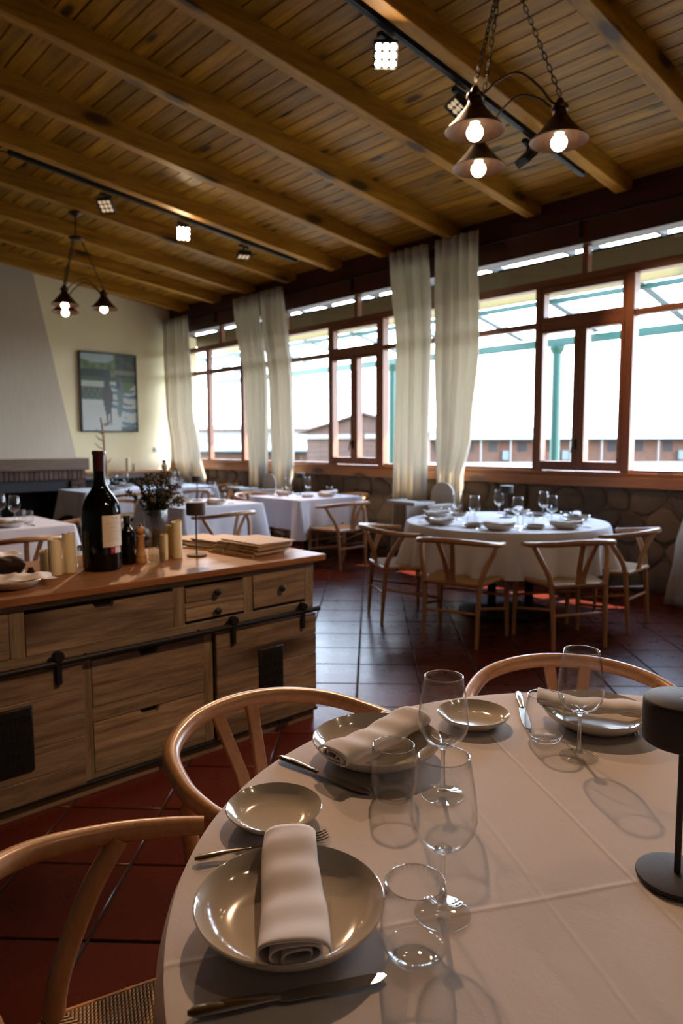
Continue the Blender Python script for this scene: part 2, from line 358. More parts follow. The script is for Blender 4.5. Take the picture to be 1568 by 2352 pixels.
def smooth_path(pts,n=6):
    P=[Vector(p) for p in pts]; out=[]
    for i in range(len(P)-1):
        p0=P[max(i-1,0)];p1=P[i];p2=P[i+1];p3=P[min(i+2,len(P)-1)]
        for k in range(n):
            t=k/n; out.append(.5*((2*p1)+(-p0+p2)*t+(2*p0-5*p1+4*p2-p3)*t*t+(-p0+3*p1-3*p2+p3)*t**3))
    out.append(P[-1]); return out
# ================================================================== SETTING
XL,XR,YB,YW=-11.55,1.23,-3.5,6.5
SL=.12
def zb(y): return 3.80+SL*(6.3-y)          # underside of the boards
def zs(y): return 3.63+SL*(6.3-y)          # underside of the beams
# floor: 45 degree terracotta tiles, pitch .362
fl=MB().box(XL-.3,XR+.3,YB-.3,YW+.4,-.12,-.006).build('floor','grout'); tag(fl,kind='structure')
q=.362; c45=math.sqrt(.5)
tiles=[]
for i in range(-40,40):
    for j in range(-40,40):
        n=1.84+q*(i+.5); m=-.078+q*(j+.5)         # n along (-1,1)/sqrt2, m along (1,1)/sqrt2
        x=(-n+m)*c45; y=(n+m)*c45
        if XL-.1<x<XR+.1 and YB-.1<y<YW+.1: tiles.append((x,y))
def in_view(x,y,z=0,marg=.12):
    v=Vector((x,y,z-1.4)); w=v.dot(F_)
    if w<.3: return False
    u=v.dot(R_)/w*1620/784; t=v.dot(U_)/w*1620/1176
    return abs(u)<1+marg and abs(t)<1+marg
def hid(x,y): return -3.35<x<-2.85 and .3<y<2.0
vis=sorted([t for t in tiles if in_view(*t)],key=lambda t:math.hypot(*t))
vis_set=vis[:300]
h=q/2-.0045
tmb=MB(); tmb.cbox(-h,h,-h,h,-.012,0,.003); tmesh=tmb.mesh('tile',M['tile'])
for x,y in vis_set:
    o=bpy.data.objects.new('tile',tmesh); COL.objects.link(o); o.parent=fl; o.location=(x,y,random.uniform(-.0012,.0006)); o.rotation_euler=(random.uniform(-.0025,.0025),random.uniform(-.0025,.0025),PI/4)
rest=MB(); R45=Matrix.Rotation(PI/4,4,'Z')
vs_=set(vis_set)
for t in tiles:
    if t not in vs_: rest.box(-h,h,-h,h,-.012,0,Matrix.Translation((t[0],t[1],0))@R45)
tag(rest.build('tiles_beyond','tile',fl),kind='stuff')
# ceiling: planks on sloping beams
ce=MB().prism([(YB-.2,zb(YB-.2)+.035),(7.15,zb(7.15)+.035),(7.15,zb(7.15)+.12),(YB-.2,zb(YB-.2)+.12)],XL-.2,XR+.2,'X').build('ceiling','board'); tag(ce,kind='structure')
y=7.1; pw=.138; k=0
while y>YB-.1:
    y0,y1=y-pw+.006,y-.0
    d=.004*(k%3==1)
    P=MB().add([(XL-.1,y0,zb(y0)),(XR+.1,y0,zb(y0)),(XR+.1,y0+.004,zb(y0)-.006),(XL-.1,y0+.004,zb(y0)-.006),(XL-.1,y1-.004,zb(y1)-.006),(XR+.1,y1-.004,zb(y1)-.006),(XR+.1,y1,zb(y1)),(XL-.1,y1,zb(y1)),
        (XL-.1,y0,zb(y0)+.03),(XR+.1,y0,zb(y0)+.03),(XR+.1,y1,zb(y1)+.03),(XL-.1,y1,zb(y1)+.03)],
        [(0,1,2,3),(3,2,5,4),(4,5,6,7),(8,9,1,0),(7,6,10,11),(11,10,9,8),(0,3,4,7,11,8),(1,9,10,6,5,2)])
    P.build('plank','board',ce); y-=pw; k+=1
BX=[-10.85,-9.85,-8.93,-7.95,-7.0,-6.09,-5.08,-4.07,-3.14,-2.24,-1.27,-.3,.68]
for bx in BX:
    b=MB(); 
    ys=[YB,6.36]
    b.prism([(YB,zs(YB)),(6.30,zs(6.30)),(6.42,zs(6.30)+.05),(6.42,zb(6.42)+.01),(YB,zb(YB)+.01)],bx-.052,bx+.052,'X')
    b.build('beam','beam',ce,bevel=.006)
# blocking between beams over the wall plate + exposed darker end zone
# walls
wl=MB(); ww=wl
# window wall below the sill (backing) and header
ww=MB().box(XL,XR,YW+.02,YW+.30,-.1,.98).build('wall_window','mortar'); tag(ww,kind='structure')
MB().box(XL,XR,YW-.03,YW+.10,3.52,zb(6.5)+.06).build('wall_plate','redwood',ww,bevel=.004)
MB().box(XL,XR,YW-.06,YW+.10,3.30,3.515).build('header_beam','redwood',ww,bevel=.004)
MB().box(XL,XR,YW-.075,YW-.03,3.515,3.53).build('curtain_rail','iron',ww)
for x in (-10.0,-6.78,-3.59,-.4): MB().box(x-.008,x+.008,YW-.085,YW-.055,3.36,3.52).build('rail_bracket','iron',ww)
# stones: jittered cells clipped against their neighbours
def clip(poly,px,py,nx,ny):
    out=[]
    for i in range(len(poly)):
        a=poly[i];b=poly[(i+1)%len(poly)]; da=(a[0]-px)*nx+(a[1]-py)*ny; db=(b[0]-px)*nx+(b[1]-py)*ny
        if da<=0: out.append(a)
        if da*db<0: t=da/(da-db); out.append((a[0]+(b[0]-a[0])*t,a[1]+(b[1]-a[1])*t))
    return out
rs=random.Random(3); sites=[]
for i in range(-1,46):
    for j in range(-1,5):
        sites.append((XL+i*.285+rs.uniform(-.10,.10)+(j%2)*.13, .11+j*.245+rs.uniform(-.08,.08)))
for (sx0,sz0) in sites:
    if not(XL<sx0<XR and 0<sz0<.97): continue
    poly=[(sx0-.35,sz0-.35),(sx0+.35,sz0-.35),(sx0+.35,sz0+.35),(sx0-.35,sz0+.35)]
    for (tx,tz) in sites:
        d=math.hypot(tx-sx0,tz-sz0)
        if 0<d<.9:
            nx,nz=(tx-sx0)/d,(tz-sz0)/d; g=.008; poly=clip(poly,sx0+nx*(d/2-g),sz0+nz*(d/2-g),nx,nz)
    for (px,pz,nx,nz) in ((0,.0,0,-1),(0,.965,0,1),(XL,0,-1,0),(XR,0,1,0)): poly=clip(poly,px,pz,nx,nz)
    if len(poly)<3: continue
    # round the corners once
    pr=[]
    for i in range(len(poly)):
        a=poly[i-1];b=poly[i];c=poly[(i+1)%len(poly)]
        pr+= [(b[0]+(a[0]-b[0])*.22,b[1]+(a[1]-b[1])*.22),(b[0]+(c[0]-b[0])*.22,b[1]+(c[1]-b[1])*.22)]
    n=len(pr); cx=sum(p[0] for p in pr)/n; cz=sum(p[1] for p in pr)/n; dep=rs.uniform(.008,.022)
    vs=[(p[0],YW+.03,p[1]) for p in pr]+[(p[0],YW+.012,p[1]) for p in pr]+[(cx+(p[0]-cx)*.86,YW+.012-dep+rs.uniform(-.004,.004),cz+(p[1]-cz)*.86) for p in pr]
    fs=[tuple(range(n))]+[(i,(i+1)%n,n+(i+1)%n,n+i) for i in range(n)]+[(n+i,n+(i+1)%n,2*n+(i+1)%n,2*n+i) for i in range(n)]+[tuple(range(2*n,3*n))]
    b=MB().add(vs,fs); b.sm=[False]*(n+1)+[True]*n+[False]; b.build('stone','stone',ww)
# windows, one per bay
def bar(name,x0,x1,z0,z1,mat,par,y0=YW-.01,y1=YW+.07,bev=.006): return MB().box(x0,x1,y0,y1,z0,z1).build(name,mat,par,bevel=bev)
def pane(x0,x1,z0,z1,par,y=YW+.035):
    return MB().box(x0-.005,x1+.005,y-.002,y+.002,z0-.005,z1+.005).build('pane','pane',par)
for wi,c in enumerate((-9.97,-6.77,-3.57,-.37)):
    wn=MB().box(c-1.6,c+1.6,YW-.015,YW+.09,2.955,3.035).build('window_%d'%(wi+1),'frameh',bevel=.005); tag(wn,kind='structure')
    L,Rr=c-1.6,c+1.6
    # posts at the bay ends (each bay carries its left post)
    bar('post',L-.07,L+.07,.98,3.30,'frame',wn,YW-.04,YW+.10)
    if wi==3: bar('post',Rr-.07,Rr+.07,.98,3.30,'frame',wn,YW-.04,YW+.10)
    # sill and apron
    MB().box(L+.07,Rr-.07,YW-.03,YW+.16,1.075,1.115).build('sill_board','sill',wn,bevel=.008)
    MB().box(L+.07,Rr-.07,YW-.045,YW+.12,.97,1.075).build('apron','sill',wn,bevel=.006)
    # clerestory
    bar('clerestory_mullion',c-.03,c+.03,3.035,3.30,'frame',wn)
    pane(L+.07,c-.03,3.035,3.30,wn); pane(c+.03,Rr-.07,3.035,3.30,wn)
    if wi==0:
        xs=[(-10.42,-10.33),(-9.425,-9.335)]
        for a,b in xs: bar('mullion',a,b,1.115,2.955,'frame',wn)
        for a,b in ((L+.07,xs[0][0]),(xs[0][1],xs[1][0]),(xs[1][1],Rr-.07)):
            bar('transom',a,b,2.565,2.635,'frameh',wn); pane(a,b,2.635,2.955,wn); pane(a,b,1.135,2.565,wn); bar('bead',a,b,1.115,1.14,'frameh',wn)
        continue
    a,b=c-.52,c+.515
    for x0,x1 in ((a,a+.065),(b-.085,b)): bar('mullion',x0,x1,1.115,2.955,'frame',wn,YW-.035,YW+.075)
    bar('transom',L+.07,a,2.565,2.625,'frameh',wn); bar('transom',b,Rr-.07,2.565,2.625,'frameh',wn)
    for x0,x1 in ((L+.07,a),(b,Rr-.07)):
        pane(x0,x1,2.625,2.955,wn); pane(x0,x1,1.14,2.565,wn); bar('bead',x0,x1,1.115,1.14,'frameh',wn)
    x0,x1=a+.065,b-.085
    bar('head_rail',x0,x1,2.895,2.955,'frameh',wn,YW-.03,YW+.07); bar('transom',x0,x1,2.52,2.66,'frameh',wn,YW-.03,YW+.07); pane(x0+.03,x1-.03,2.66,2.895,wn); bar('head_stile',x0,x0+.034,2.66,2.895,'frame',wn,YW-.03,YW+.07); bar('head_stile',x1-.034,x1,2.66,2.895,'frame',wn,YW-.03,YW+.07)
    # the two casements
    mid=c-.005
    for sgn,(s0,s1,g0,g1) in enumerate(((x0,mid,c-.420,c-.075),(mid,x1,c+.055,x1-.035))):
        ca=empty('casement',(0,0,0)); ca.parent=wn
        bar('stile',s0,g0,1.12,2.52,'frame',ca,YW-.045,YW+.055); bar('stile',g1,s1,1.12,2.52,'frame',ca,YW-.045,YW+.055)
        bar('bottom_rail',g0,g1,1.12,1.212,'frameh',ca,YW-.043,YW+.053); bar('top_rail',g0,g1,2.50,2.52,'frameh',ca,YW-.043,YW+.053)
        pane(g0,g1,1.212,2.50,ca)
        if sgn==1:
            hd=MB(); hd.box(c-.032,c-.012,YW-.06,YW-.045,1.33,1.43); hd.tube([(c-.022,YW-.06,1.415),(c-.022,YW-.10,1.415),(c-.028,YW-.105,1.36),(c-.04,YW-.105,1.30)],[.008,.009,.009,.007],8)
            hd.build('handle','iron',ca)
    for z in (1.25,2.35): MB().tube([(b-.11,YW-.05,z),(b-.11,YW-.05,z+.06)],.007,8).build('hinge','gold',wn)
# other walls
def wall(name,poly,x0,x1,axis,mat='plaster'): return tag(MB().prism(poly,x0,x1,axis).build(name,mat),kind='structure')
fw=wall('wall_fireplace',[(YB-.2,-.1),(7.0,-.1),(7.0,zb(7.0)+.1),(YB-.2,zb(YB-.2)+.1)],XL-.25,XL,'X')
wall('wall_right',[(YB-.2,-.1),(7.0,-.1),(7.0,zb(7.0)+.1),(YB-.2,zb(YB-.2)+.1)],XR,XR+.25,'X','stonegrey')
wb=tag(MB().box(XL-.2,XR+.2,YB-.25,YB,-.1,zb(YB)+.2).build('wall_back','stonegrey'),kind='structure')
tag(MB().box(XL,XL+.018,4.66,YW,0,.09).build('baseboard_fireplace','mantel'),kind='structure')
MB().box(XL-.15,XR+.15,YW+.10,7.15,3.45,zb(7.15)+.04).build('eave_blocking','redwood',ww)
# ------------------------------------------------------------------ chimney and fireplace
hd=MB(); 
y0b,y1b,y0t,y1t=2.1,4.47,2.6,4.02; zt=zb(4.0)+.05
v=[(XL,y0b,1.18),(-11.02,y0b,1.18),(-11.02,y1b,1.18),(XL,y1b,1.18),(XL,y0t,zt),(-11.35,y0t,zt+.1),(-11.35,y1t,zt),(XL,y1t,zt)]
hd.add(v,[(3,2,1,0),(4,5,6,7),(0,1,5,4),(1,2,6,5),(2,3,7,6),(3,0,4,7)])
fp=empty('fireplace',(-11.2,3.3,0)); tag(fp,'brick fireplace with tapering cream chimney hood and dark wooden mantel','fireplace')
def fpart(mb,name,mat,**k):
    o=mb.build(name,mat,fp,**k); o.location=(11.2,-3.3,0); return o
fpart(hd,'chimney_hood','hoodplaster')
fpart(MB().box(XL,-10.86,2.0,4.61,1.0,1.18),'mantel','mantel',bevel=.012)
bm_=MB(); bm_.box(-.0325,.0325,-.058,.058,-.075,.075)
sold=MB().cbox(-.055,.05,-.031,.031,-.07,.07,.004).mesh('brick',M['brick'])
k=0; yy=2.05
while yy<4.55:
    o=bpy.data.objects.new('brick',sold); COL.objects.link(o); o.parent=fp; o.location=(-10.97+11.2,yy+.035-3.3,.928); yy+=.072; k+=1
ly=MB().cbox(-.05,.05,-.112,.112,-.03,.03,.004).mesh('brick',M['brick'])
lh=MB().cbox(-.05,.05,-.053,.053,-.03,.03,.004).mesh('brick',M['brick'])
for r in range(12):
    zc=.035+r*.0695
    if r%2: o=bpy.data.objects.new('brick',ly); COL.objects.link(o); o.parent=fp; o.location=(-10.98+11.2,4.45-3.3,zc)
    else:
        for yy in (4.39,4.51): o=bpy.data.objects.new('brick',lh); COL.objects.link(o); o.parent=fp; o.location=(-10.98+11.2,yy-3.3,zc)
fpart(MB().box(XL,-11.0,4.34,4.57,0,1.0).box(XL,-11.0,2.0,4.57,.85,1.0),'mortar_core','mortar')
# black steel canopy with rounded corner, opening behind
cp=MB(); cp.box(XL+.1,-10.99,2.0,4.33,.68,.855)
pol=[(4.33,.69),(4.33,.58)]+[(4.33-.14*(1-math.cos(a*PI/12)) if 0 else 4.19+.14*math.cos(a*PI/12),.58+.11*math.sin(a*PI/12)) for a in range(0,7)]
cp.prism([(4.33,.69),(4.33,.50),(4.27,.50),(4.255,.58),(4.21,.64),(4.12,.68),(4.10,.69)],-11.05,-10.995,'X')
fpart(cp,'steel_canopy','hoodm',bevel=.005)
fpart(MB().box(XL,XL+.04,2.0,4.34,0,.7).box(XL,-11.05,2.0,4.34,0,.06).box(XL,-11.05,1.95,2.02,0,.9),'firebox','sootshade')
# side bench
bn=empty('hearth_bench',(-11.3,5.6,0)); tag(bn,'low stone ledge with wooden top under the horse picture','ledge')
for mb,nm,mt in ((MB().box(XL+.002,-11.08,4.64,6.20,.905,.94),'wooden_top','sill'),(MB().box(XL+.002,-11.12,4.64,6.20,.83,.905),'stone_fascia','stonegrey'),(MB().box(XL+.02,-11.2,4.64,6.20,0,.83),'dark_recess','sootshade')):  # black block painted in place of the dark recess under the ledge
    o=mb.build(nm,mt,bn,bevel=.005); o.location=(11.3,-5.6,0)
# ------------------------------------------------------------------ picture
def paint_mesh(name,nu,nv,fn,mp,mat='print'):
    mb=MB().grid(nu,nv,mp,False); me=bpy.data.meshes.new(name); me.from_pydata(mb.v,[],mb.f); me.materials.append(M[mat])
    ca=me.color_attributes.new('Col','FLOAT_COLOR','POINT')
    for j in range(nv):
        for i in range(nu):
            cc=fn(i/(nu-1),j/(nv-1)); ca.data[j*nu+i].color=(*cc,1)
    return me
rp=random.Random(5)
blobs=[(rp.random(),rp.random(),rp.uniform(.02,.06),rp.uniform(.5,1.3)) for _ in range(260)]
def ell(u,v,cx,cy,rx,ry): return ((u-cx)/rx)**2+((v-cy)/ry)**2<1
def horse(u,v):
    hz=.70
    if v>.93-.05*math.sin(u*5) and u<.6: c=lin(150,165,160)
    elif v>hz:
        k=.5+.5*math.sin(u*31+v*17)*math.sin(u*13-v*29); c=lin(60+50*k,75+50*k,45+25*k)
        if u>.62: c=tuple(x*.35 for x in c)
        if v<.80 and u<.5: c=lin(38,48,36)
        if .6<u and .74<v<.80: c=lin(120,112,100)
    elif v>.64: c=lin(60,78,40)
    elif u<.5 and v>.57: c=lin(170,172,160)
    elif u<.45 and v>.40: 
        k=math.sin(u*60)*math.sin(v*50); c=lin(75+15*k,85+15*k,72)
    elif u>.66 and v>.62-(1-u)*.55: c=lin(85,105,48)
    else:
        c=lin(182,184,176)
        s=math.sin(v*70+math.sin(u*9)*2.2)+.9*math.sin(v*31+u*6)
        if u>.42+.3*(v<.2) and s>.3: c=lin(88,112,122)
        if v<.06 and u>.7: c=lin(70,85,90)
    # rider and horse, riding companion
    if ell(u,v,.70,.47,.055,.22) or ell(u,v,.68,.28,.04,.10): c=lin(95,110,112)
    if ell(u,v,.665,.62,.045,.07): c=lin(70,72,74)
    if ell(u,v,.47,.45,.10,.13) or ell(u,v,.46,.58,.055,.12) or ell(u,v,.47,.34,.075,.12): c=lin(62,54,48)
    if ell(u,v,.45,.20,.018,.10) or ell(u,v,.52,.19,.018,.10): c=lin(62,52,46)
    if ell(u,v,.47,.72,.065,.075): c=lin(45,55,64)
    if ell(u,v,.44,.085,.10,.013): c=lin(80,96,102)
    return c
pic=empty('framed_picture',(-11.53,5.27,2.26)); tag(pic,'framed picture of riders on horseback on a shaded garden path','picture')
pw_,ph_=.50,.655
fr=MB()
for a in ((-pw_,pw_,ph_-.02,ph_),(-pw_,pw_,-ph_,-ph_+.02),(-pw_,-pw_+.02,-ph_,ph_),(pw_-.02,pw_,-ph_,ph_)): fr.box(0,.045,a[0],a[1],a[2],a[3])
fr.build('frame','black',pic,bevel=.002)
me=paint_mesh('canvas_print',64,84,horse,lambda u,v:(.03,-pw_+.02+u*(2*pw_-.04),-ph_+.02+v*(2*ph_-.04)))
o=bpy.data.objects.new('canvas_print',me); COL.objects.link(o); o.parent=pic
MB().box(0,.02,-pw_+.02,pw_-.02,-ph_+.02,ph_-.02).build('backing','black',pic)
sw=empty('wall_switch',(XL+.001,6.12,1.30)); tag(sw,'small square cream light switch on the wall by the corner curtain','switch')
MB().cbox(0,.012,-.043,.043,-.043,.043,.004).build('plate','switch',sw); MB().cbox(.010,.020,-.026,.026,-.026,.026,.003).build('rocker','switch',sw)
# ------------------------------------------------------------------ curtains
def curtain(label,rows,y,pleats,seed,amp=.07):
    """rows: (z, x_left, x_right) from top down"""
    rr=random.Random(seed); ph=[rr.uniform(0,6.28) for _ in range(4)]
    x0,x1=rows[0][1],rows[0][2]; ox=(x0+x1)/2
    root=empty('curtain',(ox,y,0)); tag(root,label,'curtain')
    def fn(u,t):
        z=rows[0][0]+(rows[-1][0]-rows[0][0])*t
        l,r=rows[-1][1],rows[-1][2]
        for a,b in zip(rows,rows[1:]):
            if a[0]+1e-6>=z>=b[0]: k=(a[0]-z)/(a[0]-b[0]); k=k*k*(3-2*k); l=a[1]+(b[1]-a[1])*k; r=a[2]+(b[2]-a[2])*k
        uu=u+.012*math.sin(u*19+ph[0]); sp=2*PI*pleats
        w=math.sin(uu*sp+ph[1]+.5*math.sin(t*3+ph[2])); w2=math.sin(uu*sp*.43+ph[3]+t*1.7)
        a=amp*(.55+.45*min(1,t*6))
        return (l+(r-l)*u-ox+.012*math.cos(uu*sp+ph[1]), a*w*(.75+.25*w2)+.03*w2*t, z)
    MB().grid(pleats*10,48,fn).build('fabric','curtain',root,solid=.0015)
    hb=MB().grid(pleats*10,3,lambda u,t:tuple(Vector(fn(u,t*.022))+Vector((0,-.003,0)))).build('heading_band','curtain',root,solid=.003)
    return root
curtain('tall sheer curtain in the far corner beside the fireplace wall',[(3.55,-11.42,-10.62),(2.0,-11.40,-10.50),(1.2,-11.25,-10.32),(.7,-11.0,-10.15),(.03,-10.98,-10.12)],6.30,6,1)
curtain('left curtain of the pair behind the square window table',[(3.60,-9.30,-8.64),(2.2,-9.0,-8.46),(.9,-8.90,-8.47),(.03,-8.92,-8.45)],6.30,6,2)
curtain('right curtain of the pair behind the square window table',[(3.60,-8.54,-8.03),(2.1,-8.34,-7.88),(1.2,-8.30,-7.86),(.8,-8.28,-7.90),(.03,-8.28,-7.9)],6.28,4,3)
curtain('wide straight curtain left of the post behind the high chair',[(3.64,-5.99,-5.40),(2.5,-5.88,-5.36),(1.0,-5.92,-5.38),(.03,-5.95,-5.38)],6.28,5,4)
curtain('curtain gathered to one side right of the post, narrowing downward',[(3.64,-5.25,-4.66),(2.45,-5.23,-4.62),(1.5,-5.20,-4.72),(1.0,-5.18,-4.84),(.03,-5.16,-4.86)],6.28,5,5,.06)
curtain('partly seen draped cloth at the right edge of the picture',[(3.64,-2.16,-1.92),(1.3,-2.22,-1.9),(.95,-2.32,-1.85),(.5,-2.41,-1.85),(.03,-2.48,-1.8)],6.02,4,6,.05)  # draped cloth, shaped with the curtain mesh
curtain('added unseen curtain dimming the window right of the camera',[(3.64,-1.80,-.4),(.03,-1.80,-.4)],6.26,11,7,.05)  # out-of-view curtain added to cut window light on the near table
curtain('second added unseen curtain dimming the window toward the right wall',[(3.64,-.38,1.0),(.03,-.38,1.0)],6.26,11,8,.05)  # its out-of-view partner, added for the same dimming
# ================================================================== OUTSIDE
g=MB().box(-140,60,6.8,160,-.7,-.5).build('ground','ground'); tag(g,kind='structure')
tr_=MB().box(XL-1,XR+3,6.8,11.5,-.5,-.05).build('terrace','paving'); tag(tr_,kind='structure')
cn=empty('porch_canopy',(-4,7.2,3.2)); tag(cn,'khaki porch canopy with cream edge outside above the windows','canopy')
for mb,nm,mt in ((MB().prism([(6.93,3.335),(7.52,3.205),(7.52,3.225),(6.93,3.355)],XL-.5,XR+.5,'X'),'canopy_sheet','canopy'),(MB().box(XL-.5,XR+.5,7.50,7.53,3.08,3.205),'fascia_board','fascia')):
    o=mb.build(nm,mt,cn); o.location=(4,-7.2,-3.2)
for k in range(14):
    x=XL+k*.95; o=MB().box(x-.02,x+.02,6.62,6.95,3.34,3.40).build('bracket','black',cn); o.location=(4,-7.2,-3.2)
pg=empty('green_pergola',(-6.1,10.3,0)); tag(pg,'green steel pergola on the terrace with pale roof rafters','pergola')
def pgp(mb,nm,mt):
    o=mb.build(nm,mt,pg); o.location=(6.1,-10.3,0)
for x in (-13.3,-9.7,-6.1,-2.5): pgp(MB().tube([(x,10.3,-.1),(x,10.3,2.86)],.075,14).lathe([(.07,2.80),(.12,2.88),(.12,2.93)],14,loc=(x,10.3,0)),'post','green')
pgp(MB().box(-16,2,10.25,10.35,2.93,3.05),'edge_beam','green')
for k in range(13):
    x=-14.5+k*1.3; pgp(MB().prism([(7.6,3.60),(10.25,3.06),(10.25,3.14),(7.6,3.68)],x-.055,x+.055,'X'),'rafter','pale')
pgp(MB().box(-16,2,8.85,8.92,3.30,3.36),'purlin','green')
# stables far off, square to the view
def stand(name,label,cat,cx,cy,ang,z=-.5):
    o=empty(name,(cx,cy,z),ang); tag(o,label,cat); return o
st=stand('stable_row','long low stable building with orange timber front and pale roof','building',-36,65,math.atan2(.736,.677))
MB().box(-32,32,0,8,0,2.35).build('wall','stablewall',st)
rf=MB(); rf.prism([(-1.4,2.20),(4,3.35),(9.4,2.2),(9.4,2.3),(4,3.5),(-1.4,2.32)],-33,33,'X'); rf.build('roof','metalroof',st)
for k in range(22):
    x=-31+k*2.85+rp.uniform(-.3,.3); MB().box(x-.45,x+.45,-.04,.02,1.0+.0*k,1.95).build('door','darkdoor',st)
    MB().box(x-1.45,x-1.3,-1.1,-.95,0,2.25).build('porch_post','rail',st)
    if k%2==0: MB().box(x+.9,x+1.5,-.5,-.2,.2,1.1).build('crate','metalroof',st)
gb=stand('gabled_barn','brown timber barn with a low gable and cream trim','building',-28.3,27.6,math.atan2(.55,.83))
MB().prism([(-3.2,0),(3.2,0),(3.2,2.55),(.1,3.45),(-3.2,2.55)],0,5,'Y').build('wall','siding',gb)
for k in range(9): MB().box(-3.2,3.2,-.03,-.0,.25+k*.3,.28+k*.3).build('batten','stablewall',gb)
MB().prism([(-3.6,2.45),(.1,3.5),(3.6,2.45),(3.6,2.52),(.1,3.62),(-3.6,2.52)],-.4,5.3,'Y').build('roof','siding',gb)
MB().box(-3.2,-.25,-.25,-.1,2.15,2.4).build('trim','rail',gb); MB().box(.2,2.9,-.25,-.1,2.15,2.4).build('trim','rail',gb); MB().box(2.7,2.95,-.25,-.1,0,2.2).build('trim','rail',gb)
MB().box(1.7,2.4,-.06,.02,.1,1.5).build('door','darkdoor',gb)
sh=stand('long_shed','grey boarded shed with pale blue roof beyond the left windows','building',-42,33.5,math.atan2(.55,.83))
MB().box(-11,6,0,5,0,3.0).build('wall','stonegrey',sh); MB().prism([(-.5,2.9),(2.5,3.3),(5.5,2.9),(5.5,3.0),(2.5,3.4),(-.5,3.0)],-11.3,6.3,'X').build('roof','stablewall',sh)
MB().prism([(-4.5,1.35),(-.1,2.0),(-.1,2.1),(-4.5,1.5)],-11,6,'X').build('lean_to_roof','metalroof',sh)
MB().box(-11,6,-3.2,-3.0,0,1.2).build('low_wall','stablewall',sh)
rl=stand('paddock_rail','whitewashed paddock rail with posts in front of the stables','fence',-14.5,22,math.atan2(.736,.677))
for z in (.55,1.05): MB().box(-16,16,-.04,.04,z,z+.10).build('rail','rail',rl)
for k in range(17): MB().box(-16+2*k-.06,-16+2*k+.06,-.05,.05,0,1.2).build('post','rail',rl)
def tree(label,x,y,r,hh,seed):
    rr=random.Random(seed); t=empty('tree',(x,y,-.5)); tag(t,label,'tree')
    MB().tube([(0,0,0),(0,0,hh*.6)],[.3,.2],8).build('trunk','twig',t)
    c=MB()
    for _ in range(120):
        a=rr.uniform(0,6.28); d=r*math.sqrt(rr.random()); z=hh*rr.uniform(.4,1)*(1-.25*(d/r)**2); s=r*rr.uniform(.07,.16)
        c.lathe([(0,-s),(s*.7,-s*.7),(s,0),(s*.7,s*.7),(0,s)],7,True,None,(d*math.cos(a),d*math.sin(a),z))
    c.build('crown','tree',t)
tree('dark tree beyond the left windows, behind the shed',-74,34,5,6.2,1)
# ================================================================== FURNITURE PROTOTYPES
def b_chair():
    r=empty('wishbone_chair'); tag(r,'x','chair')
    # seat: dished woven panel, front wider than back
    def sf(u,v):
        y=-.205+.425*v; w=.20+.055*v; x=(u*2-1)*w
        z=.452-.022*(1-(2*u-1)**2)*(1-(2*v-1)**2)
        return x,y,z
    s=MB(); s.grid(22,22,sf); s.grid(22,22,lambda u,v:(sf(u,v)[0],sf(u,v)[1],.418)); n=22
    off=n*n
    edge=[i for i in range(n)]+[j*n+n-1 for j in range(1,n)]+[n*n-1-i for i in range(1,n)]+[j*n for j in range(n-2,0,-1)]
    k=len(edge)
    for i in range(k): a,b=edge[i],edge[(i+1)%k]; s.f.append((a,b,b+off,a+off)); s.sm.append(True)
    s.build('seat','cord',r)
    sr=MB()
    for a,b in (((-.255,.222,.435),(.255,.222,.435)),((-.2,-.207,.437),(.2,-.207,.437)),((-.205,-.205,.436),(-.257,.222,.436)),((.205,-.205,.436),(.257,.222,.436))): sr.tube([a,b],.015,8)
    sr.build('seat_rail','chair',r)
    for sx in (-1,1):
        MB().tube([(sx*.262,.228,0),(sx*.258,.226,.22),(sx*.254,.222,.40),(sx*.253,.221,.465)],[.013,.018,.0175,.014],10).build('front_leg','chair',r)
        p=smooth_path([(sx*.196,-.222,0),(sx*.197,-.208,.22),(sx*.203,-.190,.42),(sx*.222,-.172,.52),(sx*.262,-.118,.63),(sx*.276,-.070,.698)],5)
        MB().tube(p,[.013+.006*min(1,3*min(i/(len(p)-1),1-.8*i/(len(p)-1))) for i in range(len(p))],10).build('rear_leg','chair',r)
    pts=smooth_path([(-.280,.080,.692),(-.290,.0,.698),(-.283,-.10,.708),(-.235,-.225,.725),(-.13,-.305,.740),(0,-.330,.745),(.13,-.305,.740),(.235,-.225,.725),(.283,-.10,.708),(.290,0,.698),(.280,.080,.692)],7)
    n=len(pts); MB().tube(pts,[.0165+.004*math.sin(PI*i/(n-1)) for i in range(n)],12,1.0).build('top_rail','hoop',r)
    # Y splat
    sp=MB()
    def strip(pp,w,t=.007):
        vs=[];fs=[]
        for (x,y,z),ww in zip(pp,w):
            vs+=[(x-ww,y-t,z),(x+ww,y-t,z),(x+ww,y+t,z),(x-ww,y+t,z)]
        m=len(pp)
        for i in range(m-1):
            for k in range(4): fs.append((i*4+k,i*4+(k+1)%4,i*4+4+(k+1)%4,i*4+4+k))
        fs+= [(3,2,1,0),(4*m-4,4*m-3,4*m-2,4*m-1)]
        sp.add(vs,fs)
    strip([(0,-.207,.42),(0,-.216,.47),(0,-.228,.535)],[.040,.034,.040])
    for sx in (-1,1): strip([(sx*.020,-.226,.515),(sx*.030,-.252,.60),(sx*.042,-.285,.67),(sx*.052,-.318,.737)],[.021,.0175,.0165,.0175])
    sp.build('back_splat','chair',r,bevel=.003)
    MB().tube([(-.197,-.203,.235),(.197,-.203,.235)],.0105,8).build('stretcher','chair',r)
    MB().tube([(-.257,.224,.30),(.257,.224,.30)],.0105,8).build('stretcher','chair',r)
    for sx in (-1,1): MB().tube([(sx*.198,-.203,.275),(sx*.257,.225,.20)],.0105,8).build('stretcher','chair',r)
    return r
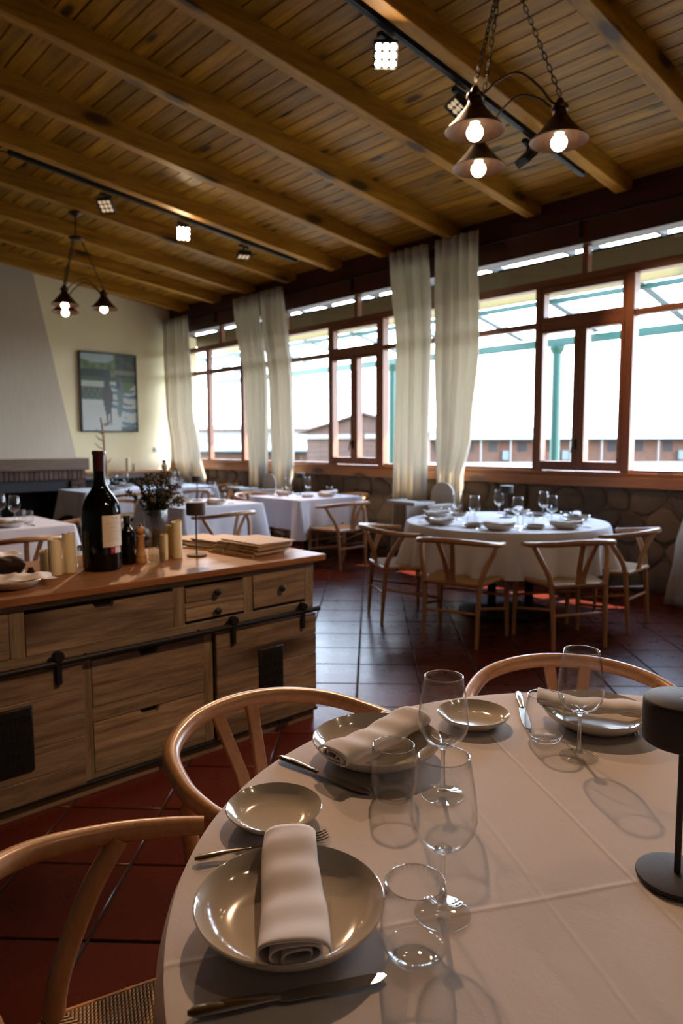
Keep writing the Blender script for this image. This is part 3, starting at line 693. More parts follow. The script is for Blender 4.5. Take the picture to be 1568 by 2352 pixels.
BUILD['chair']=b_chair
def lathe_thing(name,cat,prof,mat,seg=48,closed=False):
    o=MB().lathe(prof,seg,closed=closed).build(name,mat); o['category']=cat; return o
def b_plate():
    return lathe_thing('dinner_plate','plate',[(0,.004),(.070,.004),(.076,0),(.082,.0),(.090,.006),(.108,.016),(.121,.028),(.1265,.036),(.1275,.0385),(.1255,.0395),(.123,.0375),(.115,.027),(.102,.0165),(.088,.0105),(.070,.0085),(0,.0075)],'plate',72)
BUILD['plate']=b_plate
def b_bplate():
    return lathe_thing('bread_plate','plate',[(0,.003),(.044,.003),(.048,0),(.053,.0),(.060,.006),(.073,.015),(.081,.024),(.0825,.0262),(.081,.0272),(.079,.0255),(.070,.016),(.058,.0095),(.045,.0070),(0,.0065)],'plate',64)
BUILD['bread_plate']=b_bplate
def b_wine():
    r=empty('wine_glass'); tag(r,'x','glass')
    MB().lathe([(.0035,.0925),(.012,.0945),(.024,.101),(.035,.111),(.0425,.124),(.0455,.139),(.0445,.158),(.0410,.184),(.0375,.205),(.0340,.225)],48).build('bowl','bowl',r,solid=.0012)
    MB().tube([(.0340*math.cos(a*PI/24),.0340*math.sin(a*PI/24),.225) for a in range(48)],.0010,6,closed=True).build('rim','rimg',r)
    MB().lathe([(0,.0),(.036,.0),(.0385,.001),(.0385,.002),(.034,.0032),(.018,.006),(.008,.010),(0,.011)],40).build('foot','sglass',r)
    MB().lathe([(0,.009),(.0085,.0095),(.0050,.018),(.0038,.04),(.0036,.075),(.0048,.088),(.012,.0945),(.010,.097),(0,.0985)],24).build('stem','stemg',r)
    return r
BUILD['wine']=b_wine
def b_tumbler():
    r=empty('water_tumbler'); tag(r,'x','glass')
    MB().lathe([(.024,.001),(.033,.006),(.040,.018),(.0432,.034),(.0428,.052),(.0402,.076),(.0370,.101)],48).build('bowl','bowl',r,solid=.0014)
    MB().tube([(.0370*math.cos(a*PI/24),.0370*math.sin(a*PI/24),.101) for a in range(48)],.0010,6,closed=True).build('rim','rimg',r)
    MB().lathe([(0,.002),(.020,.0005),(.026,.001),(.033,.006),(.0375,.013),(.036,.0135),(.030,.009),(.018,.0065),(0,.006)],40).build('heavy_base','sglass',r)
    return r
BUILD['tumbler']=b_tumbler
def b_napkin():
    # flattened roll of cloth, spiral section seen at the ends
    rr=random.Random(11); spiral=[]
    turns=2.6; n=66
    for i in range(n):
        t=i/(n-1); a=t*turns*2*PI; k=1-.30*t*turns/2.6*2.0
        k=max(.25,1-.27*t*turns)
        ex=.0425*k; ez=.0155*k
        x=math.copysign(abs(math.cos(a))**.75,math.cos(a))*ex; z=math.copysign(abs(math.sin(a))**.9,math.sin(a))*ez
        spiral.append((x+.004*t,z-.001*t))
    m=36
    def fn(u,v):
        i=min(n-1,int(round(u*(n-1)))); x,z=spiral[i]; y=(v-.5)*.245
        wob=.0035*math.sin(v*9+u*5)+.002*math.sin(v*23+u*11)
        tap=1-.10*v
        sag=.006*math.cos((v-.5)*PI*1.1)
        y+= .004*math.sin(u*14)*(1 if v>.5 else -1)*abs(v-.5)*2
        return (x*tap+.002*math.sin(v*6), y, z*(1+.12*math.sin(v*11+2))+wob*.8-sag*.6+.0185)
    o=MB().grid(n,m,fn).build('folded_napkin','napkin',solid=.0016); o['category']='napkin'
    return o
BUILD['napkin']=b_napkin
def b_knife():
    r=empty('table_knife'); tag(r,'x','knife')
    MB().tube([(0,0,.006),(.008,0,.0065),(.04,0,.0065),(.085,0,.006),(.105,0,.005)],[.0035,.0082,.0088,.0065,.0045],12,.55).build('handle','steel',r)
    b=MB(); b.prism([(.100,-.0045),(.112,-.009),(.20,-.010),(.224,-.007),(.235,.001),(.232,.006),(.215,.0085),(.112,.0075),(.100,.0045)],.0035,.0053); b.build('blade','steel',r,bevel=.0006)
    return r
BUILD['knife']=b_knife
def b_fork():
    r=empty('table_fork'); tag(r,'x','fork')
    MB().tube([(0,0,.007),(.01,0,.007),(.05,0,.009),(.10,0,.008),(.135,0,.006)],[.004,.0085,.0055,.003,.0035],10,.5).build('handle','steel',r)
    b=MB(); b.prism([(.128,-.003),(.142,-.009),(.165,-.0125),(.165,.0125),(.142,.009),(.128,.003)],.005,.0068)
    for k in range(4):
        y=-.0108+k*.0072; b.tube([(.163,y,.006),(.185,y,.0045),(.205,y,.007),(.214,y,.010)],[.0022,.0019,.0016,.001],6)
    b.build('tines','steel',r); return r
BUILD['fork']=b_fork
def b_lamp():
    r=empty('table_lamp'); tag(r,'x','lamp')
    MB().lathe([(0,0),(.052,0),(.0565,.002),(.0575,.005),(.0565,.008),(.050,.0095),(.006,.011),(0,.011)],48).build('base','lampm',r)
    MB().tube([(0,0,.009),(0,0,.262)],.0047,12,caps=False).build('stem','lampm',r)
    MB().lathe([(0,.222),(.046,.222),(.0475,.214),(.0515,.211),(.0545,.213),(.0555,.218),(.0555,.267),(.0545,.2725),(.0515,.275),(.007,.275),(.007,.2738),(0,.2738)],56).build('shade','lampm',r)
    MB().lathe([(0,.2735),(.0065,.2735),(.0065,.2748),(0,.2752)],16).build('touch_button','black',r)
    return r
BUILD['lamp']=b_lamp
# ================================================================== TABLES AND CLOTHS
def round_cloth(cx,cy,R,zt,drop,mat,label,seed,nf=22,fl=1.0):
    rr=random.Random(seed); P=[rr.uniform(0,6.28) for _ in range(5)]
    NU=264
    def wave(a): return .55*math.sin(nf*a+P[0]+1.2*math.sin(3*a+P[1]))+.3*math.sin((nf*.5+1)*a+P[2])+.25*math.sin(5*a+P[3])
    rows=[(0.02,'t'),(.3,'t'),(.6,'t'),(.85,'t'),(.965,'t'),(.985,'t'),(.996,'t')]
    def fn(u,v):
        a=2*PI*u; k=v*26
        if k<=6: rr_=rows[int(round(k))][0]*R; z=zt-(0 if k<5.5 else .0015)
        else:
            t=(k-6)/20; w=wave(a)
            rr_=R+.004+.012*t**.5+((.018+.075*t)*w*t**.6*.8+.035*t)*fl
            z=zt-.003-drop*t*(1-.03*w)-.006*math.sin(t*3)
        return (rr_*math.cos(a),rr_*math.sin(a),z)
    o=MB().grid(NU,27,fn,True,True)
    o.f.append(tuple(range(NU))); o.sm.append(False)
    ob=o.build('tablecloth',mat); 
    for v in ob.data.vertices: v.co.x+=cx; v.co.y+=cy
    tag(ob,label,'tablecloth'); return ob
def square_cloth(x0,x1,y0,y1,zt,drop,mat,label,seed):
    rr=random.Random(seed); P=[rr.uniform(0,6.28) for _ in range(4)]; c=.02
    per=[]
    def side(ax,ay,bx,by,nx,ny,n):
        for i in range(n): t=i/n; per.append((ax+(bx-ax)*t,ay+(by-ay)*t,nx,ny))
    ns=lambda l:max(20,int(l/.022))
    def corner(px,py,a0):
        for i in range(10): a=a0+PI/2*i/10; per.append((px+c*math.cos(a),py+c*math.sin(a),math.cos(a),math.sin(a)))
    side(x1,y0+c,x1,y1-c,1,0,ns(y1-y0)); corner(x1-c,y1-c,0)
    side(x1-c,y1,x0+c,y1,0,1,ns(x1-x0)); corner(x0+c,y1-c,PI/2)
    side(x0,y1-c,x0,y0+c,-1,0,ns(y1-y0)); corner(x0+c,y0+c,PI)
    side(x0+c,y0,x1-c,y0,0,-1,ns(x1-x0)); corner(x1-c,y0+c,PI*1.5)
    n=len(per); cs=[(x1,y1),(x0,y1),(x0,y0),(x1,y0)]
    vs=[];fs=[]; rows=16
    s=0; arc=[]
    for i,p in enumerate(per):
        arc.append(s); q_=per[(i+1)%n]; s+=math.hypot(q_[0]-p[0],q_[1]-p[1])
    for r in range(rows+1):
        t=r/rows
        for i,(px,py,nx,ny) in enumerate(per):
            d=min(math.hypot(px-a,py-b) for a,b in cs); cf=math.exp(-(d/.13)**2); cf2=math.exp(-((d-.17)/.06)**2)
            w=math.sin(arc[i]*19+P[0])*.5+math.sin(arc[i]*33+P[1]+t)*.25+math.sin(arc[i]*7+P[2])*.4
            out=.003+.012*t**.5+(.014*w+.085*cf-.045*cf2)*t**1.1
            z=zt-(.0 if r==0 else .003)-drop*t*(1+.30*cf)
            vs.append((px+nx*out,py+ny*out,z))
    for r in range(rows):
        for i in range(n): fs.append((r*n+i,r*n+(i+1)%n,(r+1)*n+(i+1)%n,(r+1)*n+i))
    m=MB().add(vs,fs,True); m.f.append(tuple(range(n))); m.sm.append(False)
    ob=m.build('tablecloth',mat); return tag(ob,label,'tablecloth')
def table(cx,cy,label,shape='round',R=.79,sx=1,sy=1,h=.752):
    t=empty('dining_table',(cx,cy,0)); tag(t,label,'table')
    if shape=='round':
        MB().lathe([(0,h-.03),(R-.01,h-.03),(R-.004,h-.02),(R-.004,h-.004),(0,h-.004)],64).build('table_top','mantel',t)
        MB().lathe([(0,0),(.36,0),(.375,.008),(.37,.02),(.05,.028),(0,.028)],48).build('base_disc','iron',t)
        for a in (.6,2.7,4.8): MB().tube([(.2*math.cos(a),.2*math.sin(a),.02),(.2*math.cos(a),.2*math.sin(a),h-.03)],.036,16).build('column','iron',t)
        MB().lathe([(0,h-.05),(.3,h-.05),(.3,h-.03),(0,h-.03)],32).build('support_plate','iron',t)
    else:
        MB().box(-sx/2+.003,sx/2-.003,-sy/2+.003,sy/2-.003,h-.03,h-.004).build('table_top','mantel',t,bevel=.004)
        for ox in ((0,) if sy<1.5 else (0,)):
            for oy in ((0,) if sy<1.5 else (-sy/4,sy/4)):
                MB().box(-.21,.21,oy-.21,oy+.21,0,.02).build('base_plate','iron',t,bevel=.004)
                MB().tube([(0,oy,.018),(0,oy,h-.03)],.038,16).build('column','iron',t)
    return t
ZT=.7570
def setting(tx,desc,x,y,f,parts,g):
    """one cover: x,y = plate centre, f = unit vector from guest to table centre"""
    a=math.atan2(f[1],f[0]); r=(f[1],-f[0])
    P=lambda u,w:(x+r[0]*u+f[0]*w,y+r[1]*u+f[1]*w)
    if 'p' in parts: inst('plate',(x,y,ZT),0,'dinner plate %s'%desc,g+' plates',.92)
    if 'n' in parts: inst('napkin',(x,y,ZT+.019),a-PI/2+parts.get('nr',0),'folded napkin on plate %s'%desc,g+' napkins',(.95,.95,1.1))
    if 'b' in parts: q_=P(-.20,.12); inst('bread_plate',(*q_,ZT),0,'small bread plate %s'%desc,g+' bread plates')
    if 'k' in parts: q_=P(.155,-.11); inst('knife',(*q_,ZT),a,'table knife %s'%desc,g+' knives')
    if 'f' in parts: q_=P(-.155,-.11); inst('fork',(*q_,ZT),a,'table fork %s'%desc,g+' forks')
    if 'w' in parts: q_=P(.12,.24); inst('wine',(*q_,ZT),a,'stemmed wine glass %s'%desc,g+' wine glasses')
    if 't' in parts: q_=P(.20,.17); inst('tumbler',(*q_,ZT),a,'stemless water tumbler %s'%desc,g+' tumblers')
def rz(fx,fy): return math.atan2(fy,fx)-PI/2
# ---- near round table
NX,NY=-.357,1.073
table(NX,NY,'large round dining table in the foreground under the pinkish cloth','round',.79)
round_cloth(NX,NY,.793,.756,.42,'cloth','off-white linen cloth with pressed fold lines on the foreground table',2,20,.25)
inst('plate',(-.703,.550,ZT),0,'largest cream dinner plate in front, holding the nearest napkin','foreground dinner plates')
inst('plate',(-.984,1.001,ZT),0,'cream dinner plate left of the middle wine glass, napkin across it','foreground dinner plates',1.04)
inst('plate',(-.758,1.488,ZT),0,'cream dinner plate at the back right near the taupe lamp','foreground dinner plates',.95)
inst('bread_plate',(-.928,.694,ZT),0,'empty cream bread plate above the nearest fork','foreground bread plates')
inst('bread_plate',(-.952,1.285,ZT),0,'empty cream bread plate at the far edge behind the middle wine glass','foreground bread plates')
inst('napkin',(-.712,.557,ZT+.024),math.atan2(-.61,.79)+PI/2,'rolled white napkin lying on the nearest dinner plate','foreground napkins',(1.1,1.05,1.1))
inst('napkin',(-.980,.998,ZT+.024),math.atan2(.998,-.07)+PI/2,'rolled napkin on the middle plate, end curling toward the tumbler','foreground napkins')
inst('napkin',(-.778,1.492,ZT+.022),math.atan2(.45,.89)-PI/2,'rolled napkin on the plate at the back right','foreground napkins',(.92,.92,1))
inst('wine',(-.577,.716,ZT),0,'nearest tall wine glass, right of the front plate','foreground wine glasses')
inst('wine',(-.786,.972,ZT),0,'middle wine glass behind the nearest one','foreground wine glasses')
inst('wine',(-.697,1.300,ZT),.5,'wine glass at the back right in front of the rolled napkin','foreground wine glasses')
inst('tumbler',(-.548,.626,ZT),0,'nearest stemless tumbler catching bright sparkles','foreground tumblers')
inst('tumbler',(-.840,.898,ZT),0,'stemless tumbler in front of the middle plate','foreground tumblers')
inst('tumbler',(-.789,1.322,ZT),0,'stemless tumbler left of the back right wine glass','foreground tumblers')
inst('knife',(-.659,.368,ZT),math.atan2(.206,.113),'steel table knife in front of the nearest plate','foreground knives')
inst('knife',(-1.108,.843,ZT),math.atan2(.031,.231),'steel table knife between bread plate and middle plate','foreground knives')
inst('knife',(-.988,1.522,ZT),math.atan2(-.147,.118),'steel table knife behind the tumbler at the far edge','foreground knives')
inst('fork',(-.911,.528,ZT),math.atan2(.197,.090),'steel fork between the nearest plate and its bread plate','foreground forks')
inst('fork',(-1.128,1.165,ZT),math.atan2(.02,1),'steel fork behind the middle plate, only its handle end showing','foreground forks')
inst('fork',(-.755,1.655,ZT),math.atan2(-.9,.45),'steel fork at the right of the back plate beside the lamp','foreground forks')
inst('lamp',(-.391,1.030,ZT),0,'taupe cordless table lamp at the right edge of the foreground table','table lamps')
inst('chair',(-1.135,.975,0),rz(1,.03),'beech wishbone chair at the foreground table, between sideboard and middle plate','foreground chairs')
inst('chair',(-.868,.478,0),rz(.375,.927),'beech wishbone chair at bottom left with woven cord seat in view','foreground chairs')
inst('chair',(-.872,1.640,0),rz(.60,-.80),'beech wishbone chair behind the back right plate of the foreground table','foreground chairs')
# ---- far round table
FX,FY=-3.35,4.92
table(FX,FY,'round dining table by the windows with black triple-column base','round',.81)
round_cloth(FX,FY,.813,.756,.33,'clothf','white cloth in deep folds on the round table by the windows',5,24)
gR='round window table'
for a,d,pt in ((250,'at the front of the round window table',dict(p=1,n=1,b=1,k=1,f=1,w=1,t=1)),(300,'at the front right of the round window table',dict(p=1,n=1,b=1,k=1,f=1,w=1,t=1,nr=1.2)),
        (350,'at the right end of the round window table',dict(p=1,n=1,b=1,k=1,w=1,t=1,nr=.8)),(55,'at the window side of the round window table',dict(p=1,n=1,b=1,w=1,t=1,nr=1.1)),
        (115,'at the back left of the round window table',dict(p=1,n=1,b=1,w=1)),(195,'at the high-chair end of the round window table',dict(p=1,n=1,b=1,w=1,t=1,nr=.6))):
    A=math.radians(a); f=(-math.cos(A),-math.sin(A)); setting(None,d,FX-f[0]*.62,FY-f[1]*.62,f,pt,gR)
inst('lamp',(-3.50,5.15,ZT),0,'taupe table lamp on the round window table','table lamps')
for x,y,f,l in ((-3.08,4.0,(-.28,.96),'wishbone chair at the front left of the round window table, back to us'),(-2.55,4.47,(-.87,.49),'wishbone chair at the front right of the round window table'),
        (-3.80,4.15,(.5,.87),'wishbone chair at the left of the round window table, seen from its side'),(-2.57,5.2,(-1,-.08),'wishbone chair at the right of the round window table, side-on against the stone wall')):
    inst('chair',(x,y,0),rz(*f),l,'chairs around the round window table')
# ---- square tables
def sq(x0,x1,y0,y1,lt,lc,seed,drop=.34):
    table((x0+x1)/2,(y0+y1)/2,lt,'sq',sx=x1-x0,sy=y1-y0); square_cloth(x0-.004,x1+.004,y0-.004,y1+.004,.756,drop,'clothf',lc,seed)
sq(-7.14,-6.17,5.03,6.02,'square dining table in front of the window curtain pair','white cloth on the square table in front of the curtain pair',11)
sq(-7.20,-6.21,3.57,4.55,'square dining table behind the stacked wooden menus','white cloth on the square table behind the stacked menus',12)
sq(-10.15,-9.25,3.85,5.92,'long dining table by the hearth and fireplace wall','white cloth on the long table by the fireplace wall',13)
sq(-6.56,-5.60,1.22,2.24,'dining table at the left edge behind the ivory candles','white cloth on the table at the left edge behind the candles',14)
full=dict(p=1,n=1,k=1,f=1,w=1,t=1)
for x,y,f,d,pt in ((-6.38,5.62,(-1,0),'at the curtain-side table, right seat',dict(p=1,n=1,b=1,k=1,f=1,t=1)),(-6.95,5.42,(1,0),'at the curtain-side table, far seat',full),(-6.6,5.85,(0,-1),'at the curtain-side table, window seat',dict(p=1,n=1,w=1,t=1))):
    setting(None,d,x,y,f,pt,'curtain-side table')
for x,y,f,d,pt in ((-6.42,4.08,(-1,0),'on the table behind the menus, near seat',full),(-7.0,4.02,(1,0),'on the table behind the menus, far seat',dict(p=1,n=1,w=1,t=1))):
    setting(None,d,x,y,f,pt,'table behind the menus')
for i,(x,y,f,d) in enumerate(((-9.45,4.36,(-1,0),'on the long hearth table, left near seat'),(-9.45,5.30,(-1,0),'on the long hearth table, right near seat'),(-9.95,4.78,(1,0),'on the long hearth table, left far seat'),(-9.95,5.62,(1,0),'on the long hearth table, right far seat'))):
    setting(None,d,x,y,f,dict(p=1,n=1,w=1,t=1),'long hearth table')
setting(None,'on the left-edge table, near seat',-5.80,1.80,(-1,0),dict(p=1,n=1,k=1,f=1,w=1,t=1),'left-edge table')
inst('tumbler',(-6.09,1.98,ZT),0,'stemless tumbler at the middle of the left-edge table','left-edge table tumblers')
inst('wine',(-6.33,1.90,ZT),0,'stemmed wine glass toward the fireplace on the left-edge table','left-edge table wine glasses')
inst('lamp',(-6.85,5.6,ZT),0,'taupe table lamp on the curtain-side square table','table lamps')
inst('lamp',(-6.98,4.20,ZT),0,'taupe table lamp on the table behind the menus','table lamps')
for x,y,f,l in ((-5.88,5.38,(-1,0),'wishbone chair at the near right side of the curtain-side square table'),(-7.42,5.40,(1,0),'wishbone chair at the far side of the curtain-side square table'),(-6.62,6.12,(0,-1),'wishbone chair between curtain-side square table and window'),
        (-5.86,3.78,(-.99,-.12),'wishbone chair behind the menus, back to the sideboard'),(-7.5,3.6,(.9,.1),'wishbone chair at the far side of the table behind the menus'),
        (-5.35,1.72,(-1,0),'wishbone chair behind the ivory candles at the left edge'),(-6.1,2.52,(0,-1),'wishbone chair seen left of the big bottle at the left-edge table'),
        (-8.95,4.32,(-1,0),'wishbone chair at the long hearth table, behind the dried flowers'),(-8.95,5.25,(-1,0),'wishbone chair at the long hearth table, nearer the windows'),(-9.7,6.2,(0,-1),'wishbone chair at the window end of the long hearth table')):
    inst('chair',(x,y,0),rz(*f),l,'chairs at the square tables')
# ---- high chairs
def b_high():
    r=empty('high_chair'); tag(r,'x','high chair')
    for sx in (-1,1):
        MB().tube([(sx*.25,.24,0),(sx*.19,.14,.56)],[.016,.022],8).build('leg','hchair',r)
        MB().tube([(sx*.25,-.26,0),(sx*.18,-.16,.60)],[.016,.022],8).build('leg','hchair',r)
        MB().box(sx*.19-.02,sx*.19+.02,-.17,.20,.735,.765).build('armrest','hchair',r,bevel=.006)
        MB().box(sx*.185-.012,sx*.185+.012,-.17,.17,.54,.74).build('side_panel','hchair',r,bevel=.004)
    MB().box(-.18,.18,-.17,.15,.53,.555).build('seat','hchair',r,bevel=.006)
    a=[(-.185,.54),(.185,.54),(.185,.83)]+[(.185*math.cos(t*PI/12),.83+.15*math.sin(t*PI/12)) for t in range(1,12)]+[(-.185,.83)]
    MB().prism(a,-.20,-.175,'Y').build('backrest','hchair',r,bevel=.006)
    MB().box(-.23,.23,.12,.40,.765,.785).box(-.23,.23,.385,.40,.78,.80).box(-.23,-.215,.12,.4,.78,.80).box(.215,.23,.12,.4,.78,.80).build('tray','white',r,bevel=.004)
    MB().box(-.22,.22,.19,.21,.22,.26).build('footrest','hchair',r,bevel=.004)
    return r
BUILD['high']=b_high
inst('high',(-4.88,5.76,0),rz(-.16,-.987),'pale high chair with round back left of the round window table','high chairs by the curtains')
inst('high',(-8.14,5.88,0),rz(-.16,-.987),'pale high chair far off between curtain-side table and hearth table','high chairs by the curtains')
# ---- far small things
def candle(x,y,z,r,h,mat,label,seed,g='candles',slope=.1):
    rr=random.Random(seed); t=empty('pillar_candle',(x,y,z)); tag(t,label,'candle',g)
    a0=rr.uniform(0,6.28)
    def top(a,k): return h+k*r*slope*math.cos(a-a0)*2+.0015*math.sin(3*a+a0)
    prof=[(0,0),(.96,0),(1,.004),(1,None),(.93,None),(.80,-1),(0,-1.3)]
    seg=28; vs=[];fs=[]
    for (k,zz) in prof[1:]:
        for i in range(seg):
            a=2*PI*i/seg; b=r*k*(1+.01*math.sin(2*a+seed)); zt_=top(a,k)
            z_=zz if zz is not None and zz>=0 else (zt_ if zz is None else zt_-.004*(-zz)*2)
            vs.append((b*math.cos(a),b*math.sin(a),z_))
    R_n=len(prof)-1
    vs=vs[:seg*(R_n-1)]; R_n-=1
    for q1 in range(R_n-1):
        for i in range(seg): fs.append((q1*seg+i,q1*seg+(i+1)%seg,(q1+1)*seg+(i+1)%seg,(q1+1)*seg+i))
    m=MB().add(vs,fs,True); m.f+=[tuple(range(seg))[::-1],tuple((R_n-1)*seg+i for i in range(seg))]; m.sm+=[False,False]
    m.build('wax_body',mat,t); MB().tube([(0,0,h-.012),(.001,0,h-.002),(.003,.001,h+.006)],.0012,5).build('wick','black',t)
    return t
candle(-11.2,4.42,1.181,.03,.16,'candle','single ivory candle standing on the dark mantel',31,'far candles')
candle(-11.25,5.44,.941,.035,.22,'candle','taller ivory candle on the ledge under the picture',32,'far candles')
candle(-11.25,5.56,.941,.035,.13,'candle','shorter ivory candle on the ledge under the picture',33,'far candles')
gl=empty('globe_ornament',(-11.25,6.12,.941)); tag(gl,'small white round ornament with blue top on the ledge by the corner curtain','ornament')
MB().lathe([(0,0),(.04,0),(.055,.03),(.06,.07),(.045,.11),(.02,.13),(0,.13)],20).build('body','white',gl); MB().lathe([(0,.125),(.03,.125),(.035,.15),(.025,.18),(0,.185)],16).build('top','bluecap',gl)
br=empty('bare_branch',(-9.72,4.36,.757)); tag(br,'bare twig standing upright in a bottle on the long hearth table','branch')
bp=[(0,0,.02),(.01,.01,.3),(-.02,.0,.55),(.0,-.02,.8),(-.02,-.04,1.02)]
MB().tube(smooth_path(bp,6),[.022-.00045*i for i in range(25)],8).build('stem','twig',br)
for z,dx,dy,dz in ((.90,.05,.09,.09),(.78,-.05,-.10,.08),(.68,-.03,-.12,.09),(.56,-.02,-.14,.10),(.36,.03,.07,.08),(.22,-.03,-.09,.09),(.12,.05,.12,.14)):
    MB().tube([(0,0,z),(dx*.6,dy*.6,z+dz*.4),(dx,dy,z+dz)],[.011,.008,.004],6).build('twig','twig',br)
MB().lathe([(0,0),(.05,0),(.052,.01),(.05,.12),(.025,.16),(.022,.20)],24).build('bottle','ribg',br)
# ================================================================== SIDEBOARD
class G:
    def __init__(s,name,loc,label,cat,group=None): s.r=tag(empty(name,loc),label,cat,group); s.l=loc
    def p(s,mb,name,mat,par=None,**k):
        o=mb.build(name,mat,par or s.r,**k)
        if par is None: o.location=(-s.l[0],-s.l[1],-s.l[2])
        return o
def text_mesh(txt,size,ext,align='CENTER',shear=0):
    cu=bpy.data.curves.new('t','FONT'); cu.body=txt; cu.size=size; cu.extrude=ext; cu.align_x=align; cu.resolution_u=2; cu.shear=shear; cu.space_line=1.0
    o=bpy.data.objects.new('t',cu); COL.objects.link(o); dg=bpy.context.evaluated_depsgraph_get()
    me=bpy.data.meshes.new_from_object(o.evaluated_get(dg)); vs=[v.co.copy() for v in me.vertices]; fs=[tuple(p.vertices) for p in me.polygons]
    bpy.data.objects.remove(o); bpy.data.meshes.remove(me); bpy.data.curves.remove(cu); return vs,fs
FXp=-2.68
sb=G('sideboard',(-3.06,1.18,0),'long rustic wooden sideboard with sliding barn doors and black iron rail','sideboard')
sb.p(MB().box(-3.42,-2.705,.10,2.25,.03,.815),'carcass','sootshade')  # black colour paints the shade behind the notches and drawer gaps
for k in range(5):
    w=.806/5; x0=-3.45+k*w; sb.p(MB().cbox(x0+.0006,x0+w-.0006,.03,2.325,.815,.845,.0025),'top_board','top')
def fbar(y0,y1,z0,z1,vert=False,x1=FXp): sb.p(MB().cbox(-2.71,x1,y0,y1,z0,z1,.002),'frame_rail' if not vert else 'frame_stile','mangoz' if vert else 'mango2')
fbar(.08,2.268,.787,.815); fbar(.08,2.268,.550,.612); fbar(.08,2.268,.0,.05)
for a,b in ((2.213,2.268),(1.845,1.897),(1.481,1.538),(.813,.868),(.453,.508),(.08,.137)): fbar(a,b,.612,.787,True)
for a,b in ((2.213,2.268),(1.625,1.672),(1.070,1.112),(.08,.137),(.452,.49)): fbar(a,b,.05,.550,True)
fbar(1.538,1.845,.683,.706); fbar(1.112,1.625,.292,.353); fbar(1.112,1.625,.05,.083)
# end panel slats facing the windows
sb.p(MB().box(-3.43,-2.70,2.25,2.262,.03,.815),'end_panel','mango')
def drawer(y0,y1,z0,z1,knob=None,notch=None,grainz=None):
    g=.002
    if notch is None: mb=MB().cbox(-2.71,FXp+.003,y0+g,y1-g,z0+g,z1-g,.002)
    else:
        a=notch; mb=MB().prism([(y0+g,z0+g),(y1-g,z0+g),(y1-g,z1-g),(a+.045,z1-g),(a+.033,z1-.024),(a-.033,z1-.024),(a-.045,z1-g),(y0+g,z1-g)],-2.71,FXp+.002,'X')
    o=sb.p(mb,'drawer','mango')
    if knob is not None:
        Rx=Matrix.Translation((FXp+.003,(y0+y1)/2,(z0+z1)/2))@Matrix.Rotation(PI/2,4,'Y')
        k=MB().lathe([(.006,0),(.006,.010),(.012,.014),(.0165,.019),(.0165,.025),(.010,.030),(0,.031)],20,True,Rx).build('knob','iron',o)
    return o
drawer(.868,1.481,.612,.772,notch=1.174); drawer(.508,.813,.612,.787,knob=1); drawer(.137,.453,.612,.787,knob=1)
drawer(1.538,1.845,.706,.775,knob=1); drawer(1.538,1.845,.625,.683,knob=1); drawer(1.897,2.213,.625,.787,knob=1)
for z0,z1 in ((.353,.547),(.083,.290)):
    # each lower drawer front glued up from two boards
    zm=z0+(z1-z0)*.42
    drawer(1.112,1.625,z0,z1,notch=1.36)
    sb.p(MB().box(FXp+.0015,FXp+.0035,1.118,1.62,z0+.004,zm),'lower_board','mango2')
drawer(.137,.452,.083,.547,notch=None)
def sdoor(y0,y1,seed,ylab):
    d=sb.p(MB().box(-2.678,-2.672,y0+.004,y1-.004,.064,.550),'sliding_door','mantel')
    zz=[.060,.150,.262,.352,.452,.556]
    for a,b in zip(zz,zz[1:]): MB().cbox(-2.674,-2.652,y0,y1,a+.0008,b-.0008,.0018).build('plank','mango',d)
    ip=MB().cbox(-2.652,-2.640,ylab-.071,ylab+.071,.185,.437,.008)
    vs,fs=text_mesh('UNITED\nIRON\nWORKS\nEST\n1975',.036,.0016)
    mm=Matrix.Translation((-2.6395,ylab,.378))@Matrix(((0,0,1,0),(1,0,0,0),(0,1.25,0,0),(0,0,0,1)))
    ip.add(vs,fs,False,mm); ip.build('iron_plate','iron',d)
    for y in (y0+.085,y1-.095):
        hg=MB().cbox(-2.648,-2.632,y-.011,y+.011,.492,.602,.003)
        Rx=Matrix.Translation((-2.640,y,.601))@Matrix.Rotation(PI/2,4,'Y'); hg.lathe([(0,-.016),(.019,-.016),(.021,-.012),(.021,.012),(.019,.016),(0,.016)],20,True,Rx)
        hg.build('hanger','iron',d)
sdoor(1.675,2.262,1,1.975); sdoor(.492,1.066,2,.80)
sb.p(MB().tube([(-2.640,.09,.576),(-2.640,2.272,.576)],.0125,12),'rail','iron')
for y in (.3,1.09,1.6,2.2): sb.p(MB().tube([(-2.68,y,.576),(-2.640,y,.576)],.007,8),'rail_mount','iron')
sb.p(MB().cbox(-2.678,-2.655,.09,2.272,.048,.062,.002),'floor_guide','iron')
sb.p(MB().box(-2.660,-2.648,1.40,1.46,.040,.062).box(-2.660,-2.648,2.02,2.10,.040,.062),'guide_stop','iron')
ZS=.8455
